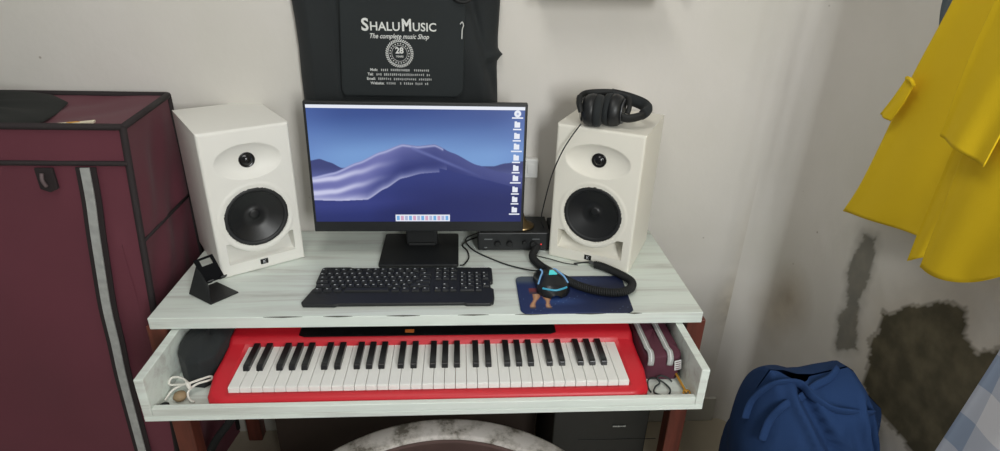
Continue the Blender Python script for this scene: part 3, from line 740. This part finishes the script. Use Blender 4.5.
tag(obj('brown_nut', lathe([(0, 0), (.010, .001), (.014, .008), (.011, .015), (0, .018)], 16, Matrix.Translation((-.553, -.562, TF))), mat('pale_brown', S(150, 128, 98), .6), None, smooth=True), 'small pale brown lump beside the white cable in the tray', 'trinket')
tag(obj('black_button', lathe([(0, 0), (.009, .0), (.010, .004), (.006, .007), (0, .0075)], 16, Matrix.Translation((-.577, -.583, TF))), BLKM, None, smooth=True), 'small black round piece in the front left corner of the tray', 'trinket')

mp_ = thing('maroon_pouch', 'maroon zipped pouch in the right end of the tray', 'pouch', (.492, -.435, TF))
def fp(u, v):
    a = u * 2 * PI; c, s = math.cos(a), math.sin(a); e = .3
    px = math.copysign(abs(c) ** e, c) * .044; py = math.copysign(abs(s) ** e, s) * .092
    if v < .6: k = 1 + .03 * math.sin(v / .6 * PI); z = v / .6 * .060
    else: q = (v - .6) / .4 * PI / 2; k = math.cos(q) ** .35 if v < 1 else 0; z = .060 + .010 * math.sin(q)
    z += .002 * math.sin(px * 120 + 2 * py * 60) * (v > .3); return Vector((px * k, py * k, z))
obj('pouch_body', grid(60, 36, fp, wrap=True), mat('dark_maroon_fabric', S(80, 34, 50), .75, bump=.15, bscale=700), mp_, smooth=True)
def on_top(x, y):                                    # height of the pouch's dome at x, y
    q = min(1, (abs(x) / .044) ** 6.7 + (abs(y) / .092) ** 6.7) ** .15
    return .060 + .010 * math.sqrt(max(0, 1 - q ** 5.7)) + .003
for xo in (-.026, .018):
    pts = [Vector((xo - .008 + .012 * k / 9 * 0, .06 - k * .0145, on_top(xo, .06 - k * .0145))) for k in range(10)]
    pts += [Vector((xo - .005, -.083, .071)), Vector((xo - .005, -.0955, .060)), Vector((xo - .006, -.0975, .044))]
    bm = bmesh.new(); add_tube(bm, cr(pts, 3), .0085, 8, flat=.16 if 0 else 1, side=Vector((1, 0, 0))) if 0 else add_tube(bm, cr(pts, 3), .0018, 8, flat=4.2, side=Vector((0, 0, 1)))
    z_ = obj('zipper', bm, GREY, mp_, smooth=True, label='grey and white zipper tape')
    bm = bmesh.new(); add_tube(bm, [p + Vector((0, -.0006, .0014)) for p in cr(pts, 3)], .0012, 6); obj('zipper_teeth', bm, mat('white_zip', S(220, 222, 222), .5), z_, smooth=True)
bm = bmesh.new(); RL = Euler((0, math.radians(-8), math.radians(8))).to_matrix(); add_box(bm, (.031, -.0975, .044), (.016, .0012, .026), RL, 0)
for k in range(4): add_box(bm, Vector((.031, -.0975, .044)) + RL @ Vector((0, -.0009, -.009 + k * .006)), (.012, .0006, .0018), RL, 1)
obj('fabric_label', bm, [WHT, mat('label_print', S(96, 50, 60), .7)], mp_, label='white fabric label with lines of print')
ear = [(.455, -.574, .004), (.452, -.56, .006), (.458, -.54, .010), (.475, -.535, .010), (.482, -.548, .008), (.468, -.560, .006), (.462, -.575, .004), (.478, -.585, .004), (.492, -.582, .004), (.500, -.566, .005), (.492, -.55, .008), (.478, -.540, .014), (.488, -.534, .016), (.505, -.536, .010), (.512, -.543, .006)]
tag(obj('earphone_cable', tube([(x, y, TF + z) for x, y, z in ear], .0019, 6, 8), mat('dark_green_black', S(34, 42, 42), .5), None, smooth=True), 'thin dark cable tangled beside the maroon pouch in the tray', 'cable')
gp = thing('gold_pen', 'small gold and orange pen-like piece against the right tray wall', 'pen', (.5265, -.55, TF))
g0, g1 = Vector((-.004, .042, .018)), Vector((.006, -.030, .006))
obj('barrel', tube([g0, g0.lerp(g1, .5), g1], .003, 10, 4, ), GOLD, gp, smooth=True)
obj('clasp', tube([g1 + Vector((-.006, .006, 0)), g1 + Vector((.004, .002, .004)), g1 + Vector((.004, -.008, .003)), g1 + Vector((-.006, -.008, 0)), g1 + Vector((-.007, .002, 0))], .0024, 8, 6), GOLD, gp, smooth=True)

# ================================================================ WARDROBE (fabric)
wd = thing('fabric_wardrobe', 'maroon fabric wardrobe with black piping and a grey zipper at the left wall', 'wardrobe', (-1.05, -.16, 0))
WX1, WX0, WY0, WY1, WH = -.672, -1.52, -.315, -.012, 1.142
def wn(a, b, c): return .0035 * (math.sin(a * 9 + b * 5 + c) + .6 * math.sin(a * 17 - b * 11 + 2 * c))
bm = bmesh.new()
def side(fn, nu, nv): add_grid(bm, nu, nv, fn)
def fz(v): return v * WH
def bulge(u, v): return 16 * u * (1 - u) * v * (1 - v)
side(lambda u, v: Vector((WX0 + (WX1 - WX0) * u, WY0 - (wn(u * 1.5, v * 2, 0) + .004) * min(1, bulge(u, v) * 3), fz(v))), 40, 50)
side(lambda u, v: Vector((WX1 - .036 * u + (wn(u, v * 2.2, 3) * 1.4) * min(1, bulge(u, v) * 3), WY0 + (WY1 - WY0) * u, fz(v))), 16, 50)
side(lambda u, v: Vector((WX0, WY0 + (WY1 - WY0) * u, fz(v))), 16, 50)
side(lambda u, v: Vector((WX0 + (WX1 - .036 - WX0) * u, WY1, fz(v))), 40, 50)
side(lambda u, v: Vector((WX0 + (WX1 - .036 * v - WX0) * u, WY0 + (WY1 - WY0) * v, WH - (.010 + wn(u * 2, v, 1)) * min(1, bulge(u, v) * 2))), 40, 16)
side(lambda u, v: Vector((WX0 + (WX1 - .036 * v - WX0) * u, WY0 + (WY1 - WY0) * v, 0)), 40, 16)
bmesh.ops.remove_doubles(bm, verts=bm.verts, dist=.0004)
wobj('fabric_cover', bm, MAR, wd, smooth=False)
for p in wd.children[0].data.polygons: p.use_smooth = True
es = wd.children[0].modifiers.new('es', 'EDGE_SPLIT'); es.split_angle = math.radians(40)
def pip(pts, r=.0075, n=8): wobj('piping', tube(pts, r, n, 0), PIPE, wd, smooth=True)
e = .001
pip([(WX0, WY0 - e, WH), (WX1, WY0 - e, WH)]); pip([(WX1 + e, WY0, WH), (WX1 - .035, WY1 - .008, WH)]); pip([(WX0, WY1 - .008, WH), (WX1 - .035, WY1 - .008, WH)])
pip([(WX1, WY0, WH), (WX1, WY0, .02)]); pip([(WX1 - .035, WY1 - .008, WH), (WX1 - .035, WY1 - .008, .02)])
pip([(WX0, WY0 - .003, 1.062), (WX1, WY0 - .003, 1.062)], .006)
pip([(WX1 + .003, WY0, .872), (WX1 - .030, WY1 - .012, .872)], .004)
pip([(WX0, WY0 - e, .02), (WX1, WY0 - e, .02)])
zp = [(-.762, 1.056), (-.769, .98), (-.780, .90), (-.792, .80), (-.803, .70), (-.808, .60), (-.815, .50), (-.820, .35), (-.824, .2), (-.826, .03)]
def strip(zp, x0, x1, y, name, m, label=None, th=.003):
    bm = bmesh.new(); add_grid(bm, 1, len(zp) - 1, lambda u, v: Vector((zp[round(v * (len(zp) - 1))][0] + x0 + (x1 - x0) * u, y, zp[round(v * (len(zp) - 1))][1])))
    return solid(wobj(name, bm, m, wd, label=label), th, 0)
zpp = [(p.x, p.y) for p in cr([Vector((a, b, 0)) for a, b in zp], 4)]
strip(zpp, -.021, .021, WY0 - .012, 'zipper_backing', PIPE)
strip(zpp, -.010, .009, WY0 - .015, 'zipper', GREY, 'pale grey zipper tape running down the front')
bm = bmesh.new(); add_prism(bm, [(-.865, 1.055), (-.828, 1.055), (-.828, 1.008), (-.8465, 1.000), (-.865, 1.008)], WY0 - .018, WY0 - .010, Matrix(((1, 0, 0, 0), (0, 0, 1, 0), (0, 1, 0, 0), (0, 0, 0, 1))))
wobj('pull_tab', bm, PIPE, wd, bevel=.002)
wobj('pull_loop', tube([(-.850, WY0 - .020, 1.045), (-.850, WY0 - .024, 1.03), (-.848, WY0 - .020, 1.015)], .004, 8, 4), mat('grey_loop', S(96, 82, 84), .6), wd, smooth=True)
for ch in wd.children:                             # the soft cover hangs a little towards the left at its foot
    for v in ch.data.vertices:
        if v.co.x + wd.location.x > -.72 and ch.name.split('.')[0] in ('fabric_cover', 'piping'): v.co.x -= .075 * (WH - v.co.z) * max(0, min(1, (WY1 - v.co.y - wd.location.y) / (WY1 - WY0)))
# black cloth bag heaped on the wardrobe
bb = [(-1.25, -.30), (-1.0, -.318), (-.90, -.312), (-.86, -.27), (-.872, -.20), (-.905, -.10), (-.96, -.05), (-1.25, -.04)]
def fbb(u, v):
    n = len(bb); a = u * n; i = int(a) % n; f = a - int(a); x = bb[i][0] * (1 - f) + bb[(i + 1) % n][0] * f; y = bb[i][1] * (1 - f) + bb[(i + 1) % n][1] * f
    cx, cy = -1.08, -.18; k = math.cos(v * PI / 2) ** .6 if v < 1 else 0
    h = .012 + .022 * max(0, min(1, (-.86 - x) / .2)); z = WH - .004 + h * math.sin(v * PI / 2) + .003 * math.sin(x * 40 + y * 55) * v
    return Vector((cx + (x - cx) * k, cy + (y - cy) * k, z))
tag(obj('black_bag', grid(64, 14, fbb, wrap=True), mat('black_cloth', S(24, 27, 25), .9, bump=.2, bscale=500), None, smooth=True), 'black cloth bag lying on top of the maroon wardrobe', 'bag')
bm = bmesh.new(); add_prism(bm, [(-.817, -.302), (-.792, -.288), (-.775, -.284), (-.750, -.270), (-.748, -.282), (-.768, -.294), (-.79, -.304)], WH - .004, WH + .003)
o = tag(obj('paper_tag', bm, CREAM, None, bevel=.001), 'crumpled cream and yellow tag on the wardrobe top near its front corner', 'tag')
bm = bmesh.new(); add_prism(bm, [(-.795, -.296), (-.778, -.289), (-.770, -.291), (-.786, -.300)], WH + .003, WH + .0042); obj('yellow_print', bm, mat('yellow_print', S(206, 150, 50), .6), o)

# ================================================================ HANGING BAG WITH SHOP PRINT
hb = thing('hanging_bag', 'large black bag printed with white shop lettering hanging on the wall behind the monitor', 'bag', (-.112, -.004, 1.0))
HL = [(1.02, -.368), (1.133, -.369), (1.2, -.370), (1.27, -.368), (1.33, -.369), (1.39, -.373), (1.55, -.372), (1.72, -.30), (1.78, -.22)]
HR = [(1.02, .136), (1.14, .135), (1.225, .131), (1.242, .132), (1.256, .146), (1.27, .133), (1.30, .132), (1.39, .135), (1.55, .13), (1.72, .06), (1.78, .0)]
def lk(P, z):
    for (a, b), (c, d) in zip(P, P[1:]):
        if z <= c: return b + (d - b) * (z - a) / (c - a)
    return P[-1][1]
def hfront(u, z):
    xl, xr = lk(HL, z), lk(HR, z); x = xl + (xr - xl) * u
    b = min(1, u * (1 - u) * 14) ** .5
    y = -.012 - .040 * b + .004 * math.sin((x * .8 + z * .35) * 60) * (1 if x > .03 else .15) - .002 * math.sin(x * 35 + z * 20)
    y += .010 * math.exp(-((x - .062 - (1.39 - z) * .28) / .010) ** 2) + .006 * math.exp(-((x + .262) / .006) ** 2)
    return Vector((x, y, z))
bm = bmesh.new(); add_grid(bm, 120, 90, lambda u, v: hfront(u, 1.02 + .76 * v)); add_grid(bm, 120, 90, lambda u, v: Vector((hfront(u, 1.02 + .76 * v).x, -.006, 1.02 + .76 * v)))
bmesh.ops.remove_doubles(bm, verts=bm.verts, dist=.0001)
wobj('bag_body', bm, BLKF, hb, smooth=True)
PBM = mat('black_pocket_fabric', S(31, 37, 39), .85, noise=.15, nscale=4, bump=.2, bscale=900)
bm = prism([(-.256, 1.155), (.028, 1.155), (.044, 1.17), (.05, 1.39), (-.25, 1.39), (-.262, 1.17)], .054, .0625, Matrix(((1, 0, 0, 0), (0, 0, -1, 0), (0, 1, 0, 0), (0, 0, 0, 1))))
pk = wobj('front_pocket', bm, PBM, hb, bevel=.004)
YP = -.0632; HO = hb.location
def ptext(s, x, z, size, bold=0, sx=1, shear=0, parent=hb, name='printed_text'):
    return text_mesh(name, s, size, Matrix.Translation(Vector((x, YP, z)) - HO) @ FRONT, WHT, parent, bold, sx=sx, shear=shear)
cxp = -.113
ptext('S', cxp - .0800, 1.3275, .040, .0010, .98); ptext('HALU', cxp - .0325, 1.3245, .0285, .0004, 1.0)
ptext('M', cxp + .0195, 1.328, .038, .0013, .82); ptext('USIC', cxp + .0625, 1.3245, .0275, .0004, 1.0)
ptext('The complete music Shop', cxp, 1.3025, .0160, .0002, .86, .35)
ptext('28', cxp, 1.2690, .020, .0006)
ptext('YEARS', cxp, 1.2550, .0065, .0001)
bm = bmesh.new()
def ring(bm, r0, r1, n=48):
    mm = Matrix.Translation(Vector((cxp, YP, 1.2625)) - HO) @ FRONT
    add_lathe(bm, [(r0, 0), (r0, .0006), (r1, .0006), (r1, 0), (r0, 0)], n, mm, cap=False)
ring(bm, .0276, .0288); ring(bm, .0185, .0193)
for k in range(40):
    a = 2 * PI * k / 40; c = Vector((cxp + .0318 * math.cos(a), YP, 1.2625 + .0318 * math.sin(a))) - HO
    add_box(bm, c, (.0056, .0006, .0022), Matrix.Rotation(-a + .6, 3, 'Y'))
for k in range(22):
    a = 2 * PI * k / 22; c = Vector((cxp + .0232 * math.cos(a), YP, 1.2625 + .0232 * math.sin(a))) - HO
    add_box(bm, c, (.0026, .0006, .0026), Matrix.Rotation(-a, 3, 'Y'))
obj('laurel_seal', bm, WHT, hb, label='round white wreath seal around the number 28')
random.seed(3)
for (s, x, z, n, x0) in (('Mob:', cxp - .065, 1.2220, 25, cxp - .046), ('Tel:', cxp - .074, 1.2110, 28, cxp - .058), ('Email:', cxp - .073, 1.2000, 28, cxp - .054), ('Website:', cxp - .058, 1.1890, 22, cxp - .034)):
    ptext(s, x, z, .0092, .0002)
    bm = bmesh.new(); xx = x0
    for k in range(n):
        w_ = random.choice((.0026, .003, .0022)); h_ = random.choice((.0042, .0055, .005))
        if random.random() < .84: add_box(bm, Vector((xx, YP, z + random.uniform(-.0004, .0004))) - HO, (w_, .0006, h_ * 1.05))
        xx += .0048
    obj('small_print', bm, mat('dim_print', S(176, 178, 177), .7), hb)
bm = bmesh.new(); add_tube(bm, cr([Vector((.036, -.068, 1.335)) - HO, Vector((.041, -.070, 1.340)) - HO, Vector((.044, -.068, 1.332)) - HO, Vector((.041, -.066, 1.322)) - HO, Vector((.040, -.066, 1.300)) - HO], 5), .0014, 6)
obj('zip_pull', bm, WHT, hb, smooth=True, label='small pale zip pull')
wobj('hook_loop', tube([(.012, -.064, 1.402), (.03, -.070, 1.388), (.05, -.066, 1.386), (.07, -.06, 1.398)], .004, 8, 6), BLKM, hb, smooth=True)
wobj('strap', tube([(-.15, -.03, 1.775), (-.13, -.02, 1.84), (-.11, -.012, 1.875), (-.09, -.02, 1.84), (-.07, -.03, 1.775)], .012, 8, 6, flat=.3), BLKM, hb, smooth=True)
tag(obj('wall_hook', tube([(-.11, .0, 1.862), (-.11, -.02, 1.858), (-.11, -.035, 1.866), (-.11, -.036, 1.88)], .004, 8, 5), mat('steel', S(150, 150, 150), .35, .9), None, smooth=True), 'metal hook above the black bag', 'hook')

# ================================================================ SHELF above (only its underside shows)
sh_ = thing('wall_shelf', 'brown wall shelf whose underside just shows at the top of the photo', 'shelf', (.38, 0, 1.405))
obj('shelf_board', bx((0, -.055, .010), (.31, .108, .018)), mat('shelf_brown', S(128, 110, 96), .6, noise=.2, nscale=8), sh_, bevel=.002)
for x in (-.12, .12): obj('bracket', bx((x, -.035, -.002 + .004), (.016, .07, .006)), mat('steel', S(150, 150, 150), .35, .9), sh_, bevel=.001)
tag(obj('coat_peg', lathe([(.008, 0), (.008, .006), (.014, .012), (.015, .02), (.009, .026), (0, .027)], 20, Matrix.Translation((.60, 0, 1.418)) @ FRONT), mat('shelf_brown', S(128, 110, 96)), None, smooth=True), 'small brown peg on the wall right of the shelf', 'peg')

# ================================================================ YELLOW CLOTHES on the right wall
yl = thing('yellow_garment', 'bright yellow long garment hanging on the right wall', 'garment', (.90, -.65, 1.9))
def drape(name, Lp, Rp, m, root, fold=(.012, 5, 0), hem=True, nu=60, nv=60, th=.0022, label=None, sag=0):
    L_ = [at_x(*p) for p in Lp]; R_ = [at_x(*p) for p in Rp]
    L_ = cr(L_, 8); R_ = cr(R_, 8)
    amp, nf, ph_ = fold
    def f(u, v):
        a = poly_at(L_, v); b = poly_at(R_, v); p = a.lerp(b, u)
        p.x += amp * (v * .8 + .2) * (math.sin(u * nf * 2 * PI + ph_ + v * 1.1) + .35 * math.sin(u * nf * 5.1 + ph_ * 2 - v * 3)) * (min(1, u * 9 + .1)); p.z -= sag * math.sin(PI * u) * v ** 3
        return p
    bm = grid(nu, nv, f)
    if root: o = wobj(name, bm, m, root, smooth=True, label=label)
    else: o = obj(name, bm, m, None, smooth=True)
    return solid(o, th, 0)
XG = .935
drape('back_panel', [(1010, -150, XG), (985, -70, XG), (953, 0, XG), (913, 75, XG), (884, 137, XG), (860, 185, XG), (843, 211, XG)],
      [(1110, -150, XG), (1095, -70, XG), (1080, 0, XG), (1060, 90, XG), (1010, 190, XG), (970, 240, XG), (948, 246, XG)], YEL, yl, (.004, 1.6, .6))
XF = .895
drape('side_gore', [(1008, 20, XF + .022), (975, 100, XF + .022), (950, 155, XF + .022), (925, 215, XF + .022), (907, 261, XF + .022)], [(1040, 20, XF + .022), (1010, 100, XF + .022), (985, 160, XF + .022), (955, 215, XF + .022), (930, 256, XF + .022)], YEL, yl, (.003, 1, .6))
drape('front_panel', [(1075, -150, XF), (1045, -60, XF), (1015, 20, XF), (985, 100, XF), (962, 155, XF), (938, 220, XF), (920, 267, XF)],
      [(1180, -150, XF), (1170, -60, XF), (1150, 40, XF), (1120, 130, XF), (1085, 190, XF), (1040, 240, XF), (1005, 276, XF)], YEL, yl, (.005, 1.2, 2.2), sag=.022)
XS = .860
drape('sleeve', [(1060, -120, XS), (1025, -60, XS), (995, 0, XS), (966, 65, XS), (940, 136, XS)],
      [(1150, -120, XS), (1125, -60, XS), (1085, 0, XS), (1030, 80, XS), (981, 167, XS)], YEL, yl, (.005, 1.1, .4))
drape('ribbon', [(908, 76, XG - .015), (895, 95, XG - .02), (880, 114, XG - .02)], [(915, 84, XG - .015), (903, 104, XG - .02), (889, 121, XG - .02)], YEL, yl, (.003, 1, 0), nu=10, nv=20)
wobj('ribbon_knot', tube([at_x(907, 78, XG - .018), at_x(911, 80, XG - .024), at_x(914, 86, XG - .018)], .004, 8, 4), YEL, yl, smooth=True)
tag(drape('grey_cloth', [(955, -60, .972), (948, -20, .972), (941, 8, .972), (939, 26, .972)], [(990, -60, .972), (985, -20, .972), (975, 8, .972), (960, 26, .972)], mat('blue_grey_cloth', S(84, 96, 104), .85), None, (.004, 2, 0), nu=16, nv=16), 'blue-grey cloth showing behind the top left of the yellow garment', 'cloth')
tag(drape('dark_cloth', [(1010, 100, .972), (1003, 150, .972), (997, 200, .972), (996, 252, .972)], [(1100, 100, .972), (1090, 150, .972), (1080, 200, .972), (1060, 275, .972)], mat('near_black_cloth', S(28, 26, 26), .9), None, (.006, 2, 0), nu=20, nv=20), 'black cloth hanging behind the yellow garment at the right edge', 'cloth')

# ================================================================ WHITE CHECKED CLOTH at lower right
def check():
    m = bpy.data.materials.new('checked_cloth'); m.use_nodes = True; nt = m.node_tree; b = nt.nodes['Principled BSDF']; L = nt.links; N = nt.nodes.new
    b.inputs['Roughness'].default_value = .85
    tc = N('ShaderNodeTexCoord'); sx = N('ShaderNodeSeparateXYZ'); L.new(tc.outputs['Object'], sx.inputs[0])
    outs = []
    for a in ('Y', 'Z'):
        k = N('ShaderNodeMath'); k.operation = 'MULTIPLY'; k.inputs[1].default_value = 7.5; L.new(sx.outputs[a], k.inputs[0])
        f = N('ShaderNodeMath'); f.operation = 'FRACT'; L.new(k.outputs[0], f.inputs[0])
        g = N('ShaderNodeMath'); g.operation = 'GREATER_THAN'; g.inputs[1].default_value = .5; L.new(f.outputs[0], g.inputs[0]); outs.append(g)
    ad = N('ShaderNodeMath'); ad.operation = 'ADD'; L.new(outs[0].outputs[0], ad.inputs[0]); L.new(outs[1].outputs[0], ad.inputs[1])
    dv = N('ShaderNodeMath'); dv.operation = 'MULTIPLY'; dv.inputs[1].default_value = .5; L.new(ad.outputs[0], dv.inputs[0])
    r = N('ShaderNodeValToRGB'); r.color_ramp.elements[0].color = S(222, 224, 232); r.color_ramp.elements[1].color = S(150, 166, 192); L.new(dv.outputs[0], r.inputs[0]); L.new(r.outputs[0], b.inputs['Base Color'])
    return m
XW = .90
tag(drape('checked_cloth', [(1030, 300, XW), (1000, 350, XW), (968, 400, XW), (935, 451, XW), (900, 505, XW)], [(1300, 330, XW), (1260, 400, XW), (1230, 470, XW), (1180, 540, XW), (1120, 600, XW)], check(), None, (.008, 2, 1), nu=40, nv=30),
    'white and pale blue checked cloth hanging at the bottom right corner', 'cloth')

# ================================================================ BLUE CLOTH BAG on the floor
bgx, bgy = .808, -.62
bl = thing('blue_bag', 'big navy blue cloth bag with crossed handles standing beside the damp wall', 'bag', (bgx, bgy, 0))
TOP = [(-.175, .60), (-.150, .655), (-.128, .706), (-.09, .702), (-.055, .690), (-.02, .690), (.01, .700), (.045, .712), (.062, .700), (.10, .645), (.15, .59), (.175, .56)]
def topz(x):
    for (a, b), (c, d) in zip(TOP, TOP[1:]):
        if x <= c: return b + (d - b) * max(0, (x - a) / (c - a))
    return TOP[-1][1]
def fblue(u, v):
    a = u * 2 * PI; c, s = math.cos(a), math.sin(a); e = .75
    hw = .150 * (1 + .08 * math.sin(v * PI)) ; x = math.copysign(abs(c) ** e, c) * hw
    dp = .145 * math.sqrt(max(.0002, 1 - max(0, (v - .25) / .75) ** 3.2)); y = math.copysign(abs(s) ** e, s) * dp
    z = (topz(x) + .016) * v
    amp = .016 * math.sin(v * PI * .97)
    y += amp * (.8 * math.sin(x * 38 + v * 9) + .8 * math.sin(x * 23 - v * 15) + .45 * abs(math.sin(x * 34 - v * 21)) + .3 * abs(math.sin(x * 61 + v * 13 + 1))); x2 = x + .006 * math.sin(v * 14 + a * 2)
    x2 += (.012 * max(0, c) + .030 * max(0, -c)) * (1 - v)
    for (xa, va, xb, vb, w_, k_) in ((-.07, .97, .03, .72, .012, .020), (.03, .72, .10, .80, .010, .016), (-.02, .76, -.10, .52, .012, .015), (.07, .95, .12, .55, .010, .014), (.02, .60, .05, .25, .014, .014)):
        t_ = max(0, min(1, ((x - xa) * (xb - xa) + (v - va) * (vb - va) * .5) / ((xb - xa) ** 2 + (vb - va) ** 2 * .5))); d_ = math.hypot(x - xa - t_ * (xb - xa), (v - va - t_ * (vb - va)) * .7)
        if s < 0: y += k_ * 1.5 * math.exp(-(d_ / w_) ** 2) - k_ * 1.1 * math.exp(-((d_ - 2.2 * w_) / w_) ** 2)
    return Vector((x2, y, z))
bm = grid(110, 70, fblue, wrap=True); bmesh.ops.contextual_create(bm, geom=[e for e in bm.edges if e.is_boundary and e.verts[0].co.z < .01])
o = obj('bag_body', bm, BLU, bl, smooth=True)
from mathutils.bvhtree import BVHTree
bvh = BVHTree.FromPolygons([v.co.copy() for v in o.data.vertices], [list(p.vertices) for p in o.data.polygons])
def on_bag(x, y, Y):                                 # the handles lie on the cloth
    d = ray(x, y).normalized(); h = bvh.ray_cast(CAM - bl.location, d)[0]
    return (h - d * .006) if h else at_y(x, y, Y) - bl.location
def handle(pts, w_=.020):
    P = cr([on_bag(*p) for p in pts], 8); bm = bmesh.new(); add_tube(bm, P, .0035, 10, flat=w_ / .0035 * .55, side=Vector((0, -1, .4)).normalized()); return obj('handle', bm, BLU, bl, smooth=True)
handle([(746, 418, -.775), (752, 402, -.765), (765, 389, -.745), (782, 382, -.725), (800, 384, -.71), (812, 396, -.725), (830, 408, -.76), (850, 412, -.775), (872, 413, -.76)])
handle([(838, 368, -.64), (830, 378, -.67), (815, 386, -.70), (800, 398, -.735), (785, 405, -.76), (770, 420, -.785), (762, 440, -.80)], .016)

# ================================================================ ROUND WORN TABLE in front
rt_ = thing('round_table', 'round low table with flaking white rim around a brown centre', 'table', (0, -.852, 0))
def wornm():
    m = bpy.data.materials.new('flaking_white_paint'); m.use_nodes = True; nt = m.node_tree; b = nt.nodes['Principled BSDF']; L = nt.links; N = nt.nodes.new
    tc = N('ShaderNodeTexCoord'); n = N('ShaderNodeTexNoise'); n.inputs['Scale'].default_value = 13; n.inputs['Detail'].default_value = 8; n.inputs['Roughness'].default_value = .7; L.new(tc.outputs['Object'], n.inputs[0])
    r = N('ShaderNodeValToRGB'); e = r.color_ramp.elements; e[0].position = .40; e[0].color = S(112, 106, 96); e[1].position = .56; e[1].color = S(212, 206, 200)
    k = e.new(.47); k.color = S(182, 176, 168); L.new(n.outputs[0], r.inputs[0]); L.new(r.outputs[0], b.inputs['Base Color']); b.inputs['Roughness'].default_value = .7; return m
obj('rim', lathe([(.344, .436), (.345, .447), (.350, .4495), (.398, .4495), (.404, .446), (.404, .424), (.398, .418), (.345, .418), (.344, .436)], 96, cap=False), wornm(), rt_, smooth=True)
obj('centre', lathe([(0, .424), (.343, .424), (.344, .438), (.340, .4385), (.336, .436), (0, .436)], 96), mat('brown_mauve', S(112, 88, 84), .35, noise=.35, nscale=3), rt_, smooth=False)
for k in range(4):
    a = PI / 4 + k * PI / 2; obj('leg', tube([(.30 * math.cos(a), .30 * math.sin(a), .424), (.33 * math.cos(a), .33 * math.sin(a), 0)], .014, 12, 0), WOOD, rt_, smooth=True)

# ================================================================ BLACK CABINET under the desk
bc = thing('black_speaker_box', 'black box with a tiny pale mark on its front standing under the desk', 'box', (.42, -.36, 0))
obj('box_body', bx((0, .14, .26), (.265, .28, .52)), mat('satin_black', S(20, 22, 21), .35), bc, bevel=.004)
mk = at_y(619, 426, -.362) - bc.location
bm = bmesh.new()
for k, h_ in enumerate((3, 3, 3, 4, 3, 2, 3, 4)): add_box(bm, mk + Vector((-.016 + k * .0046, -.001, 0)), (.0032, .001, .0013 * h_))
obj('printed_mark', bm, mat('pale_print', S(160, 162, 158), .6), bc, label='tiny pale lettering')
obj('front_seam', bx(mk + Vector((-.00, .0012, -.05)), (.22, .001, .002)), BLKG, bc)
# dark hose hanging under the left of the tray
tag(obj('dark_hose', tube([at_y(240, 405, -.30), at_y(228, 424, -.30), at_y(214, 444, -.30), at_y(203, 475, -.30), at_y(196, 520, -.30)], .011, 10, 6), BLKM, None, smooth=True), 'dark slanting hose under the left end of the desk', 'hose')
